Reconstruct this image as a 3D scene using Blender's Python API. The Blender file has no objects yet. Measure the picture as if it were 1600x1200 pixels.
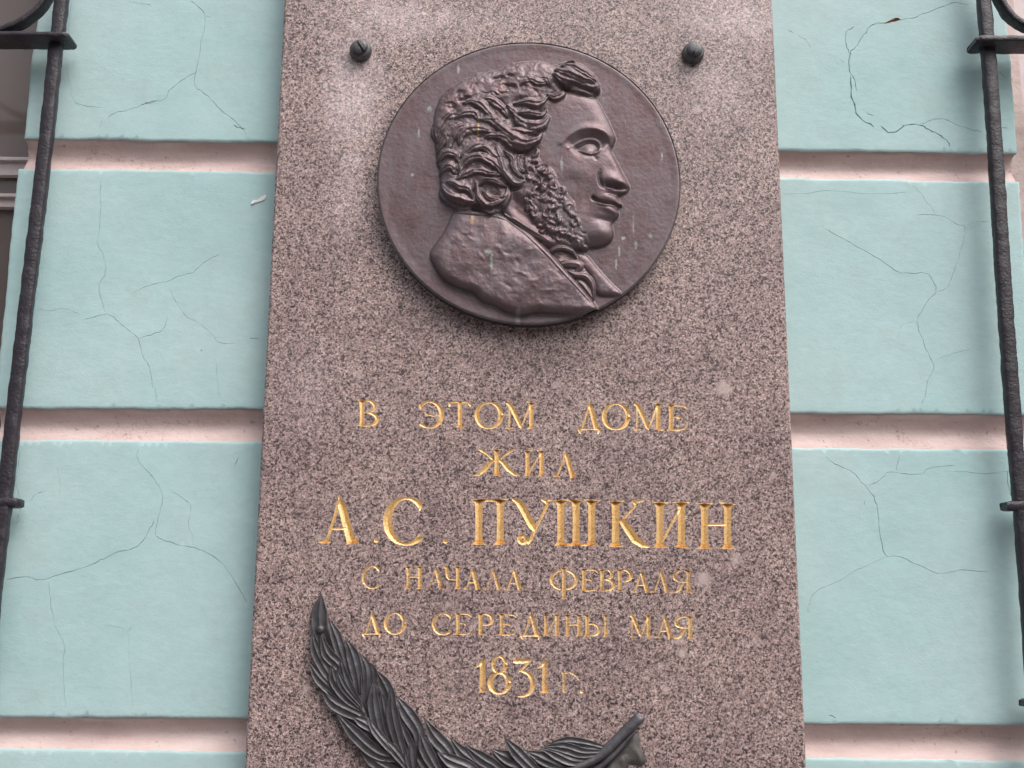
import bpy, math, random
import numpy as np
from mathutils import Vector, Matrix, noise
from mathutils.geometry import delaunay_2d_cdt

S = bpy.context.scene
C = S.collection

# ---------------------------------------------------------------- camera
F_PX = 1700.0
CAM = Vector((0.0, 0.0, 1.62))
DIST = 1.86                                   # camera to the face of the granite slab
up_c = Vector((51, 7700 + 600, -F_PX)).normalized()
right_c = Vector((120200, -1369, -F_PX))
right_c = (right_c - up_c * right_c.dot(up_c)).normalized()
fwd_c = up_c.cross(right_c)
W2C = Matrix((right_c, fwd_c, up_c)).transposed()
C2W = W2C.transposed()
cam_d = bpy.data.cameras.new('camera')
cam_d.sensor_width = 36.0
cam_d.lens = F_PX / 1600 * 36.0
cam_d.clip_start = 0.05
cam_d.clip_end = 400
cam = bpy.data.objects.new('camera', cam_d)
C.objects.link(cam)
M4 = C2W.to_4x4()
M4.translation = CAM
cam.matrix_world = M4
S.camera = cam

# ---------------------------------------------------------------- sky and sun
SUN_EL, SUN_AZ = 55.0, 40.0                   # from the upper right, out of the street
world = bpy.data.worlds.new('World')
S.world = world
world.use_nodes = True
wn = world.node_tree
wn.nodes.clear()
sky = wn.nodes.new('ShaderNodeTexSky')
sky.sky_type = 'NISHITA'
sky.sun_disc = False
sky.sun_elevation = math.radians(SUN_EL)
sky.sun_rotation = math.radians(180 - SUN_AZ)
sky.air_density = 1.0
sky.dust_density = 6.0
sky.ozone_density = 1.0
bgn = wn.nodes.new('ShaderNodeBackground')
bgn.inputs['Strength'].default_value = 0.128
won = wn.nodes.new('ShaderNodeOutputWorld')
hs_n = wn.nodes.new('ShaderNodeHueSaturation')      # thin overcast: the blue is mostly gone
hs_n.inputs['Saturation'].default_value = 0.38
wn.links.new(sky.outputs[0], hs_n.inputs['Color'])
wn.links.new(hs_n.outputs[0], bgn.inputs[0])
wn.links.new(bgn.outputs[0], won.inputs[0])
sun_d = bpy.data.lights.new('sun', 'SUN')
sun_d.energy = 0.8
sun_d.angle = math.radians(55)
sun_d.color = (1.0, 0.93, 0.90)
sun = bpy.data.objects.new('sun', sun_d)
C.objects.link(sun)
el, az = math.radians(SUN_EL), math.radians(SUN_AZ)
sdir = Vector((math.sin(az) * math.cos(el), -math.cos(az) * math.cos(el), math.sin(el)))
sun.rotation_euler = sdir.to_track_quat('Z', 'Y').to_euler()
sun.location = (2, -4, 6)
S.view_settings.view_transform = 'Standard'
S.view_settings.look = 'None'
S.view_settings.exposure = 0.74
S.view_settings.gamma = 1.0
S.view_settings.use_curve_mapping = False

# ---------------------------------------------------------------- projection helpers
def P(px, py, y=0.0):
    """point on the vertical plane at depth y (0 = slab face) seen at photo pixel px, py"""
    d = C2W @ Vector((px - 800.0, 600.0 - py, -F_PX))
    t = (DIST + y) / d.y
    p = CAM + d * t
    return Vector((p.x, y, p.z))
def Q(p):
    """world point (plane coords, y=0 slab face) -> world coordinates"""
    return Vector((p[0], p[1] + DIST, p[2]))
R33 = np.array([list(r) for r in W2C])
def project(x, y, z):
    v = np.stack([x - CAM.x, y + DIST, z - CAM.z], -1) @ R33.T
    return 800 + F_PX * v[..., 0] / -v[..., 2], 600 - F_PX * v[..., 1] / -v[..., 2]

WALL_Y = 0.055

# ---------------------------------------------------------------- node helpers
def mat(name):
    m = bpy.data.materials.new(name)
    m.use_nodes = True
    return m, m.node_tree, m.node_tree.nodes['Principled BSDF']
def nd(t, typ, **kw):
    n = t.nodes.new(typ)
    for k, v in kw.items():
        if k in n.inputs: n.inputs[k].default_value = v
        else: setattr(n, k, v)
    return n
def ramp(t, stops, src=None, interp='LINEAR'):
    r = t.nodes.new('ShaderNodeValToRGB')
    r.color_ramp.interpolation = interp
    e = r.color_ramp.elements
    while len(e) < len(stops): e.new(0.5)
    for i, (p, c) in enumerate(stops):
        e[i].position = p
        e[i].color = (c, c, c, 1) if isinstance(c, (int, float)) else (*c, 1)
    if src is not None: t.links.new(src, r.inputs[0])
    return r
def mix(t, fac, a, b, mode='MIX'):
    m = t.nodes.new('ShaderNodeMix')
    m.data_type = 'RGBA'
    m.blend_type = mode
    for sock, v in ((m.inputs[0], fac), (m.inputs[6], a), (m.inputs[7], b)):
        if isinstance(v, (int, float)): sock.default_value = v
        elif isinstance(v, tuple): sock.default_value = (*v, 1)
        else: t.links.new(v, sock)
    return m.outputs[2]
def math_n(t, op, a, b=0.0, clamp=False):
    m = t.nodes.new('ShaderNodeMath')
    m.operation = op
    m.use_clamp = clamp
    for s, v in ((m.inputs[0], a), (m.inputs[1], b)):
        if isinstance(v, (int, float)): s.default_value = v
        else: t.links.new(v, s)
    return m.outputs[0]
def noise_n(t, scale, detail=3, rough=0.5, dist=0.0, vec=None):
    n = nd(t, 'ShaderNodeTexNoise', Scale=scale, Detail=detail, Roughness=rough, Distortion=dist)
    if vec is not None: t.links.new(vec, n.inputs['Vector'])
    return n
def coords(t, scale=(1, 1, 1)):
    g = t.nodes.new('ShaderNodeNewGeometry')
    mp = t.nodes.new('ShaderNodeMapping')
    mp.inputs['Scale'].default_value = scale
    t.links.new(g.outputs['Position'], mp.inputs['Vector'])
    return mp.outputs[0]
def bump(t, b, height, strength, dist=0.001):
    n = nd(t, 'ShaderNodeBump', Strength=strength, Distance=dist)
    t.links.new(height, n.inputs['Height'])
    t.links.new(n.outputs[0], b.inputs['Normal'])
    return n
def spot(t, vec, p, rx, rz, wob):
    """soft patch of its own shape round world point p"""
    s = t.nodes.new('ShaderNodeVectorMath'); s.operation = 'SUBTRACT'
    t.links.new(vec, s.inputs[0]); s.inputs[1].default_value = p
    m = t.nodes.new('ShaderNodeVectorMath'); m.operation = 'MULTIPLY'
    t.links.new(s.outputs[0], m.inputs[0]); m.inputs[1].default_value = (1 / rx, 0, 1 / rz)
    l = t.nodes.new('ShaderNodeVectorMath'); l.operation = 'LENGTH'
    t.links.new(m.outputs[0], l.inputs[0])
    d = math_n(t, 'ADD', l.outputs['Value'], wob)
    return math_n(t, 'SUBTRACT', 1.0, d, True)

# ---------------------------------------------------------------- materials
def make_granite():
    m, t, b = mat('granite')
    v = coords(t)
    warp = noise_n(t, 150, 3, 0.6, vec=v)
    off = t.nodes.new('ShaderNodeVectorMath'); off.operation = 'SCALE'
    t.links.new(warp.outputs['Color'], off.inputs[0]); off.inputs['Scale'].default_value = 0.0045
    add = t.nodes.new('ShaderNodeVectorMath'); add.operation = 'ADD'
    t.links.new(v, add.inputs[0]); t.links.new(off.outputs[0], add.inputs[1])
    vo = nd(t, 'ShaderNodeTexVoronoi', Scale=340.0)
    t.links.new(add.outputs[0], vo.inputs['Vector'])
    sep = t.nodes.new('ShaderNodeSeparateColor')
    t.links.new(vo.outputs['Color'], sep.inputs[0])
    cells = ramp(t, [(0.0, (0.060, 0.050, 0.054)), (0.15, (0.14, 0.105, 0.11)), (0.28, (0.33, 0.25, 0.24)),
                     (0.70, (0.44, 0.335, 0.325)), (1.0, (0.62, 0.51, 0.49))], sep.outputs[0])
    fine = noise_n(t, 520, 4, 0.7, vec=v)
    fr = ramp(t, [(0.40, 0.2), (0.48, 0.95), (0.62, 1.3)], fine.outputs[0])
    col = mix(t, 0.8, cells.outputs[0], fr.outputs[0], 'MULTIPLY')
    worm = noise_n(t, 290, 3, 0.6, 1.2, vec=v)
    wr = ramp(t, [(0.41, 0.08), (0.47, 1.0)], worm.outputs[0])
    col = mix(t, 0.85, col, wr.outputs[0], 'MULTIPLY')
    big = noise_n(t, 7, 6, 0.68, vec=v)
    br = ramp(t, [(0.3, (0.74, 0.70, 0.72)), (0.7, (1.10, 1.05, 1.03))], big.outputs[0])
    col = mix(t, 1.0, col, br.outputs[0], 'MULTIPLY')
    # soft pale patches, most near the top, and inclusions, each where it is on the stone
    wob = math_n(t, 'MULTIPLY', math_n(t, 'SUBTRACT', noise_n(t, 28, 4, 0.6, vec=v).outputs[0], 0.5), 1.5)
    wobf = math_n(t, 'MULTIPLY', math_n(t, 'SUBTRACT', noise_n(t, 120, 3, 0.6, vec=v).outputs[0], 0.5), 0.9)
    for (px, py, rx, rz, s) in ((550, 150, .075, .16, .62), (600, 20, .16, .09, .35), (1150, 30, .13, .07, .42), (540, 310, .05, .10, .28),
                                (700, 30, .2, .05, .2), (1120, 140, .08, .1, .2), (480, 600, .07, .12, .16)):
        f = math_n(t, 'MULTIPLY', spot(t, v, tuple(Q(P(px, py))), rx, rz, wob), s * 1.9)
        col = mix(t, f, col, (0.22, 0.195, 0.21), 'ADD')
    for (px, py, r, s) in ((1131, 606, .017, 1.6), (1100, 905, .016, 1.3), (1066, 1020, .011, 1.2), (1010, 1060, .007, .9), (1040, 1078, .008, .9),
                           (1150, 875, .014, .8), (478, 1075, .009, 1.2), (1060, 1000, .013, .8), (545, 650, .012, .5), (1208, 740, .007, 1.0),
                           (560, 585, .011, .6), (960, 690, .010, .5), (1090, 170, .012, .8), (655, 1065, .01, .6), (700, 945, .007, .7), (870, 600, .012, .6),
                           (500, 840, .012, .5), (1180, 1000, .012, .5)):
        f = math_n(t, 'MULTIPLY', spot(t, v, tuple(Q(P(px, py))), r, r, wobf), s)
        col = mix(t, math_n(t, 'MINIMUM', f, 0.75), col, (0.50, 0.40, 0.385))
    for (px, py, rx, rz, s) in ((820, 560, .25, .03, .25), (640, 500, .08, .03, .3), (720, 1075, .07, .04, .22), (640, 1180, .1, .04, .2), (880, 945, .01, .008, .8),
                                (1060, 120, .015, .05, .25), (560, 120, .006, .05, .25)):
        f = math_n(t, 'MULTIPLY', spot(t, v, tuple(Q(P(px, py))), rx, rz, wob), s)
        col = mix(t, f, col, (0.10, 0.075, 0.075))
    col = mix(t, 1.0, col, (1.12, 1.115, 1.085), 'MULTIPLY')
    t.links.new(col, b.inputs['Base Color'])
    b.inputs['Roughness'].default_value = 0.36
    b.inputs['Specular IOR Level'].default_value = 0.6
    bump(t, b, fine.outputs[0], 0.25, 0.0006)
    return m

def make_plaster():
    m, t, b = mat('turquoise_plaster')
    v = coords(t)
    big = noise_n(t, 3.5, 5, 0.6, vec=v)
    c = ramp(t, [(0.25, (0.375, 0.565, 0.565)), (0.5, (0.432, 0.608, 0.613)), (0.75, (0.482, 0.64, 0.648))], big.outputs[0])
    brush = noise_n(t, 75, 6, 0.7, vec=coords(t, (0.65, 1, 1.2)))
    c2 = mix(t, 0.5, c.outputs[0], ramp(t, [(0.3, 0.88), (0.7, 1.07)], brush.outputs[0]).outputs[0], 'MULTIPLY')
    spk = noise_n(t, 260, 2, 0.5, vec=v)
    c3 = mix(t, ramp(t, [(0.765, 0.0), (0.79, 0.7)], spk.outputs[0]).outputs[0], c2, (0.13, 0.17, 0.16))
    dirt = noise_n(t, 14, 4, 0.7, vec=v)
    c4 = mix(t, ramp(t, [(0.52, 0.0), (0.75, 0.35)], dirt.outputs[0]).outputs[0], c3, (0.36, 0.47, 0.45))
    t.links.new(c4, b.inputs['Base Color'])
    b.inputs['Roughness'].default_value = 0.62
    b.inputs['Specular IOR Level'].default_value = 0.3
    hh = math_n(t, 'ADD', brush.outputs[0], math_n(t, 'MULTIPLY', noise_n(t, 350, 3, 0.6, vec=v).outputs[0], 0.4))
    bump(t, b, hh, 0.42, 0.0014)
    return m

def make_pink():
    m, t, b = mat('pink_plaster')
    v = coords(t)
    n = noise_n(t, 12, 5, 0.65, vec=coords(t, (0.4, 1, 2)))
    c = ramp(t, [(0.3, (0.52, 0.385, 0.365)), (0.55, (0.64, 0.50, 0.475)), (0.8, (0.74, 0.62, 0.595))], n.outputs[0])
    s = noise_n(t, 90, 3, 0.6, vec=v)
    c2 = mix(t, ramp(t, [(0.64, 0.0), (0.72, 0.6)], s.outputs[0]).outputs[0], c.outputs[0], (0.26, 0.15, 0.13))
    ve = nd(t, 'ShaderNodeTexVoronoi', Scale=7.0, feature='DISTANCE_TO_EDGE')
    wv_ = noise_n(t, 25, 4, 0.7, vec=v)
    ad = t.nodes.new('ShaderNodeVectorMath'); ad.operation = 'SCALE'; ad.inputs['Scale'].default_value = 0.09
    t.links.new(wv_.outputs['Color'], ad.inputs[0])
    a2 = t.nodes.new('ShaderNodeVectorMath'); a2.operation = 'ADD'
    t.links.new(v, a2.inputs[0]); t.links.new(ad.outputs[0], a2.inputs[1]); t.links.new(a2.outputs[0], ve.inputs['Vector'])
    brk = ramp(t, [(0.50, 0.0), (0.58, 0.7)], noise_n(t, 6, 3, 0.6, vec=v).outputs[0])
    cf = math_n(t, 'MULTIPLY', ramp(t, [(0.0, 1.0), (0.007, 0.0)], ve.outputs['Distance']).outputs[0], brk.outputs[0])
    c2 = mix(t, cf, c2, (0.25, 0.15, 0.13))
    t.links.new(c2, b.inputs['Base Color'])
    b.inputs['Roughness'].default_value = 0.65
    b.inputs['Specular IOR Level'].default_value = 0.25
    bump(t, b, noise_n(t, 75, 4, 0.6, vec=v).outputs[0], 0.6, 0.003)
    return m

def make_gold(name, wear):
    m, t, b = mat(name)
    v = coords(t)
    n = noise_n(t, 330, 4, 0.7, vec=v)
    c = ramp(t, [(0.25, (0.60, 0.31, 0.13)), (0.42, (0.88, 0.55, 0.22)), (0.56, (0.98, 0.74, 0.38)), (0.72, (1.0, 0.87, 0.60))], n.outputs[0])
    w = ramp(t, [(wear, 0.0), (wear + 0.05, 1.0)], noise_n(t, 230, 5, 0.75, vec=v).outputs[0])
    big = ramp(t, [(0.45, 0.35), (0.6, 1.0)], noise_n(t, 22, 3, 0.6, vec=v).outputs[0])
    wf = math_n(t, 'MULTIPLY', w.outputs[0], big.outputs[0])
    col = mix(t, wf, c.outputs[0], (0.33, 0.22, 0.20))
    t.links.new(col, b.inputs['Base Color'])
    t.links.new(math_n(t, 'MULTIPLY', math_n(t, 'SUBTRACT', 1.0, wf), 0.6), b.inputs['Metallic'])
    b.inputs['Roughness'].default_value = 0.38
    bump(t, b, n.outputs[0], 0.8, 0.0012)
    return m

def make_bronze():
    m, t, b = mat('brown_bronze')
    v = coords(t)
    n = noise_n(t, 16, 6, 0.65, vec=v)
    c = ramp(t, [(0.25, (0.122, 0.070, 0.070)), (0.5, (0.148, 0.103, 0.110)), (0.8, (0.170, 0.140, 0.153))], n.outputs[0])
    st = noise_n(t, 30, 5, 0.7, vec=coords(t, (1.8, 1, 0.5)))
    col = mix(t, ramp(t, [(0.50, 0.0), (0.70, 0.6)], st.outputs[0]).outputs[0], c.outputs[0], (0.17, 0.15, 0.165))
    a = nd(t, 'ShaderNodeAttribute', attribute_name='patina')
    pn = noise_n(t, 90, 4, 0.7, vec=v)
    pf = math_n(t, 'MULTIPLY', a.outputs['Fac'], ramp(t, [(0.35, 0.2), (0.6, 1.0)], pn.outputs[0]).outputs[0], True)
    col = mix(t, math_n(t, 'MULTIPLY', pf, 0.62), col, (0.30, 0.32, 0.31))
    sp = noise_n(t, 75, 3, 0.6, vec=coords(t, (1.3, 1, 0.55)))
    col = mix(t, ramp(t, [(0.72, 0.0), (0.75, 0.55)], sp.outputs[0]).outputs[0], col, (0.30, 0.33, 0.32))
    dr = nd(t, 'ShaderNodeTexVoronoi', Scale=70.0)
    t.links.new(v, dr.inputs['Vector'])
    rr = ramp(t, [(0.0, 1.0), (0.07, 0.0)], dr.outputs['Distance'])
    sc = t.nodes.new('ShaderNodeSeparateColor'); t.links.new(dr.outputs['Color'], sc.inputs[0])
    drf = math_n(t, 'MULTIPLY', rr.outputs[0], ramp(t, [(0.80, 0.0), (0.82, 0.8)], sc.outputs[1]).outputs[0])
    col = mix(t, drf, col, (0.6, 0.62, 0.6))
    # bird-dirt and green-grey runs with a place of their own
    wobf = math_n(t, 'MULTIPLY', math_n(t, 'SUBTRACT', noise_n(t, 300, 4, 0.7, vec=v).outputs[0], 0.5), 2.4)
    for (px, py, rx, rz, cc) in ((763, 396, .007, .006, (.36, .42, .40)), (768, 412, .003, .020, (.33, .38, .36)), (974, 371, .005, .004, (.45, .50, .48)),
                                 (994, 382, .0035, .010, (.34, .37, .36)), (968, 392, .0025, .012, (.40, .42, .40)), (1017, 367, .004, .006, (.33, .40, .38)),
                                 (963, 412, .002, .012, (.38, .42, .40)), (671, 168, .005, .006, (.36, .41, .39)), (716, 106, .003, .010, (.4, .42, .38)),
                                 (747, 207, .0025, .024, (.42, .30, .12)), (738, 345, .0035, .012, (.40, .28, .12)), (644, 272, .0035, .004, (.34, .42, .40)),
                                 (877, 262, .003, .018, (.30, .31, .31)), (654, 206, .0022, .010, (.42, .44, .43)), (809, 497, .006, .02, (.30, .31, .31)),
                                 (1035, 242, .0025, .010, (.32, .38, .36)), (990, 350, .0018, .02, (.34, .30, .30))):
        f = math_n(t, 'MULTIPLY', spot(t, v, tuple(Q(P(px, py, -0.03))), rx, rz, wobf), 2.2, True)
        col = mix(t, math_n(t, 'MULTIPLY', f, 0.6), col, cc)
    t.links.new(col, b.inputs['Base Color'])
    b.inputs['Metallic'].default_value = 0.5
    t.links.new(ramp(t, [(0.3, 0.36), (0.7, 0.52)], st.outputs[0]).outputs[0], b.inputs['Roughness'])
    hh = math_n(t, 'ADD', noise_n(t, 140, 5, 0.7, vec=v).outputs[0], math_n(t, 'MULTIPLY', noise_n(t, 35, 3, 0.6, vec=v).outputs[0], 1.2))
    bump(t, b, hh, 0.35, 0.0016)
    return m

def make_dark(name, base, hi, metal, rough, bs=0.4, scale=60, rust=None):
    m, t, b = mat(name)
    v = coords(t)
    n = noise_n(t, scale, 5, 0.65, vec=v)
    c = ramp(t, [(0.3, base), (0.75, hi)], n.outputs[0]).outputs[0]
    if rust:
        r = noise_n(t, 55, 4, 0.7, vec=coords(t, (1, 1, 0.4)))
        c = mix(t, ramp(t, [(0.63, 0.0), (0.70, 0.8)], r.outputs[0]).outputs[0], c, rust)
    t.links.new(c, b.inputs['Base Color'])
    b.inputs['Metallic'].default_value = metal
    b.inputs['Roughness'].default_value = rough
    bump(t, b, noise_n(t, scale * 2.2, 4, 0.65, vec=v).outputs[0], bs, 0.002)
    return m

MAT = {
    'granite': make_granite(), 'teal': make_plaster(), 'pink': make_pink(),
    'gold': make_gold('gold_leaf', 0.58), 'worn': make_gold('worn_gold_leaf', 0.46), 'thin': make_gold('thin_gold_leaf', 0.51), 'bronze': make_bronze(),
    'leafm': make_dark('blue_grey_bronze', (0.066, 0.058, 0.060), (0.128, 0.127, 0.142), 0.45, 0.42, 0.6, 60),
    'bolt': make_dark('black_bronze', (0.075, 0.072, 0.075), (0.13, 0.128, 0.135), 0.3, 0.45, 0.25, 90),
    'iron': make_dark('black_painted_iron', (0.012, 0.010, 0.015), (0.040, 0.032, 0.042), 0.0, 0.42, 0.8, 80, (0.075, 0.05, 0.055)),
    'frame': make_dark('pink_window_paint', (0.58, 0.48, 0.48), (0.70, 0.61, 0.61), 0.0, 0.5, 0.3, 20),
    'brick': make_dark('bare_brick', (0.30, 0.15, 0.11), (0.42, 0.24, 0.18), 0.0, 0.9, 0.8, 60),
    'white': make_dark('white_scrap_paint', (0.72, 0.72, 0.74), (0.85, 0.84, 0.84), 0.0, 0.6, 0.5, 80),
    'room': make_dark('dim_room', (0.14, 0.10, 0.085), (0.28, 0.22, 0.20), 0.0, 0.8, 0.1, 3),
    'curtain': make_dark('pale_curtain', (0.72, 0.68, 0.69), (0.80, 0.77, 0.78), 0.0, 0.8, 0.3, 8),
    'paving': make_dark('grey_paving', (0.11, 0.10, 0.10), (0.18, 0.17, 0.165), 0.0, 0.8, 0.4, 5),
    'asphalt': make_dark('asphalt', (0.045, 0.045, 0.047), (0.07, 0.07, 0.07), 0.0, 0.85, 0.4, 9),
}
def make_glass():
    m, t, b = mat('window_glass')
    b.inputs['Base Color'].default_value = (0.36, 0.30, 0.28, 1)  # brown reflection of the street is put into the glass colour
    b.inputs['Transmission Weight'].default_value = 0.6
    b.inputs['Specular IOR Level'].default_value = 0.25
    b.inputs['Roughness'].default_value = 0.06
    b.inputs['IOR'].default_value = 1.45
    return m
MAT['glass'] = make_glass()
MAT['rimm'] = make_dark('dark_rim_bronze', (0.05, 0.042, 0.045), (0.09, 0.08, 0.085), 0.35, 0.45, 0.4, 60)

# ---------------------------------------------------------------- object helpers
def mesh_obj(name, verts, faces, material, parent=None, smooth=True, mats=None, midx=None):
    me = bpy.data.meshes.new(name)
    me.from_pydata([tuple(v) for v in verts], [], [tuple(f) for f in faces])
    for mm in (mats or [material]): me.materials.append(mm)
    if midx is not None: me.polygons.foreach_set('material_index', midx)
    if smooth: me.polygons.foreach_set('use_smooth', [True] * len(me.polygons))
    me.update()
    o = bpy.data.objects.new(name, me)
    C.objects.link(o)
    if parent is not None: o.parent = parent
    return o
def thing(name, label, cat, group=None):
    o = bpy.data.objects.new(name, None)
    C.objects.link(o)
    o.empty_display_size = 0.05
    o['label'] = label; o['category'] = cat
    if group: o['group'] = group
    return o
def tag(o, label, cat, group=None):
    o['label'] = label; o['category'] = cat
    if group: o['group'] = group
    return o
def box_geo(x0, x1, y0, y1, z0, z1):
    v = [(x, y, z) for x in (x0, x1) for y in (y0, y1) for z in (z0, z1)]
    f = [(0, 1, 3, 2), (4, 6, 7, 5), (0, 4, 5, 1), (2, 3, 7, 6), (0, 2, 6, 4), (1, 5, 7, 3)]
    return v, f
def tri_normals_fix(verts, faces, toward=(0, -1, 0)):
    """orient faces so that they look out of the wall"""
    out = []
    for f in faces:
        a, b, c = (Vector(verts[i]) for i in f[:3])
        n = (b - a).cross(c - a)
        out.append(tuple(f) if n.dot(Vector(toward)) > 0 else tuple(reversed(f)))
    return out
def spline(pts, n=8):
    """Catmull-Rom through the points (any dimension)"""
    p = [np.array(q, float) for q in pts]
    if len(p) < 3: n = max(n, 4)
    p = [2 * p[0] - p[1]] + p + [2 * p[-1] - p[-2]]
    out = []
    for i in range(1, len(p) - 2):
        for k in range(n):
            s = k / n
            a, b, c, d = p[i - 1], p[i], p[i + 1], p[i + 2]
            out.append(0.5 * ((2 * b) + (c - a) * s + (2 * a - 5 * b + 4 * c - d) * s * s + (3 * b - a - 3 * c + d) * s ** 3))
    out.append(p[-2])
    return np.array(out)

# ---------------------------------------------------------------- V-cut strokes (letters and cracks)
class Cutter:
    """collects strokes in a plane; one constrained triangulation gives the cut face and the grooves"""
    def __init__(self):
        self.v = []; self.e = []; self.f = []; self.face_tag = []; self.strokes = []
    def stroke(self, pts, tagid, slope=0.8):
        """pts: list of (x, z, full width)"""
        n = len(pts)
        L = []; Rr = []; Cc = []
        for i in range(n):
            a = pts[max(i - 1, 0)]; b = pts[min(i + 1, n - 1)]
            dx, dz = b[0] - a[0], b[1] - a[1]
            l = math.hypot(dx, dz) or 1.0
            nx, nz = -dz / l, dx / l
            x, z, w = pts[i]
            L.append((x + nx * w / 2, z + nz * w / 2)); Rr.append((x - nx * w / 2, z - nz * w / 2)); Cc.append((x, z))
        base = len(self.v)
        for i in range(n):
            self.v += [Vector(L[i]), Vector(Cc[i]), Vector(Rr[i])]
        for i in range(n - 1):
            k = base + 3 * i
            for q in ((k, k + 1, k + 4, k + 3), (k + 1, k + 2, k + 5, k + 4)):
                a = self.v[q[0]]; ar = 0.0
                for j in range(4):
                    p0, p1 = self.v[q[j]], self.v[q[(j + 1) % 4]]
                    ar += p0.x * p1.y - p1.x * p0.y
                self.f.append(list(q) if ar > 0 else list(reversed(q)))
                self.face_tag.append(tagid)
        self.strokes.append((np.array([p[:2] for p in pts]), np.array([p[2] for p in pts]) / 2, slope))
    def run(self, extra_v=(), extra_e=(), eps=1e-6, boundary=None):
        base = len(self.v)
        verts = self.v + [Vector(q) for q in extra_v]
        edges = [(a + base, b + base) for a, b in extra_e]
        r = delaunay_2d_cdt(verts, edges, self.f, 0, eps, True)
        ov, oe, of, _, _, orf = r
        cen = np.array([[sum(ov[i].x for i in f) / len(f), sum(ov[i].y for i in f) / len(f)] for f in of])
        tg_ = np.full(len(of), -1)
        for q, tg in zip(self.f, self.face_tag):
            co = [self.v[i] for i in q]
            xs = [c.x for c in co]; ys = [c.y for c in co]
            sel = np.nonzero((cen[:, 0] > min(xs)) & (cen[:, 0] < max(xs)) & (cen[:, 1] > min(ys)) & (cen[:, 1] < max(ys)) & (tg_ < 0))[0]
            if not len(sel): continue
            c = cen[sel]; ins = np.zeros(len(sel), bool)
            for k in range(4):
                p, r_ = co[k - 1], co[k]
                cr = ((p.y > c[:, 1]) != (r_.y > c[:, 1])) & (c[:, 0] < (r_.x - p.x) * (c[:, 1] - p.y) / (r_.y - p.y + 1e-18) + p.x)
                ins ^= cr
            tg_[sel[ins]] = tg
        tags = [None if q < 0 else int(q) for q in tg_]
        pts = np.array([(p.x, p.y) for p in ov])
        depth = np.zeros(len(pts))
        inside = np.zeros(len(pts), bool); outside = np.zeros(len(pts), bool)
        for f, tg in zip(of, tags):
            for i in f:
                if tg is None: outside[i] = True
                else: inside[i] = True
        idx = np.nonzero(inside & ~outside)[0]
        if len(idx):
            q = pts[idx]
            dd = np.zeros(len(q))
            for cl, hw, sl in self.strokes:
                mn = cl.min(0) - hw.max(); mx = cl.max(0) + hw.max()
                sel = np.nonzero(np.all((q >= mn) & (q <= mx), axis=1))[0]
                if not len(sel): continue
                s = q[sel]
                best = np.zeros(len(sel))
                for i in range(len(cl) - 1):
                    a, b = cl[i], cl[i + 1]
                    ab = b - a; l2 = ab @ ab + 1e-18
                    tt = np.clip(((s - a) @ ab) / l2, 0, 1)
                    d = np.hypot(*(s - (a + tt[:, None] * ab)).T)
                    best = np.maximum(best, ((hw[i] * (1 - tt) + hw[i + 1] * tt) - d) * sl)
                dd[sel] = np.maximum(dd[sel], best)
            depth[idx] = dd
        return pts, of, tags, depth

# ================================================================ THE WALL
rng = random.Random(7)
def wall_wave(x, z):
    """slow unevenness of the hand-laid plaster"""
    return 0.0022 * noise.noise(Vector((x * 4.0, z * 4.0, 3.1))) + 0.0008 * noise.noise(Vector((x * 22, z * 22, 9.4)))

# joints: (left photo y top, bottom at x=240), (right top, bottom at x=1380)
def joint(lt, lb, rt, rb):
    a, b = P(240, lt, WALL_Y), P(240, lb, WALL_Y)
    c, d = P(1380, rt, WALL_Y), P(1380, rb, WALL_Y)
    return (a.z, b.z, c.z, d.z)
XL, XR = P(240, 600, WALL_Y).x, P(1380, 600, WALL_Y).x
J = [joint(219, 267, 236, 281), joint(638, 689, 646, 701), joint(1122, 1173, 1131, 1187)]
pitch = (J[0][0] - J[2][0]) / 2
Jup = [tuple(v + pitch * k for v in J[0]) for k in (3, 2, 1)]
Jdn = [tuple(v - pitch * k for v in J[2]) for k in (1, 2, 3)]
JT = Jup + J + Jdn
def jz(j, k, x):
    """height of joint line k (0 top, 1 bottom) at x"""
    s = (x - XL) / (XR - XL)
    s = min(max(s, -0.6), 1.6)
    return j[k] * (1 - s) + j[k + 2] * s

# window jambs measured on the wall plane (piecewise in z)
def interp(pts, z):
    pts = sorted(pts)
    if z <= pts[0][0]: return pts[0][1]
    for (z0, x0), (z1, x1) in zip(pts, pts[1:]):
        if z <= z1: return x0 + (x1 - x0) * (z - z0) / (z1 - z0)
    return pts[-1][1]
_lj = [(63, -2), (50, 90), (38, 215), (29, 265), (17, 380), (4, 505), (-4, 600), (-14, 690), (-60, 1120)]
_rj = [(1572, 40), (1580, 100), (1586, 200), (1589, 232), (1593, 285), (1607, 500), (1619, 640), (1626, 700), (1658, 1120)]
LJ = [(P(x, y, WALL_Y).z, P(x, y, WALL_Y).x) for x, y in _lj]
RJ = [(P(x, y, WALL_Y).z, P(x, y, WALL_Y).x) for x, y in _rj]

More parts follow.
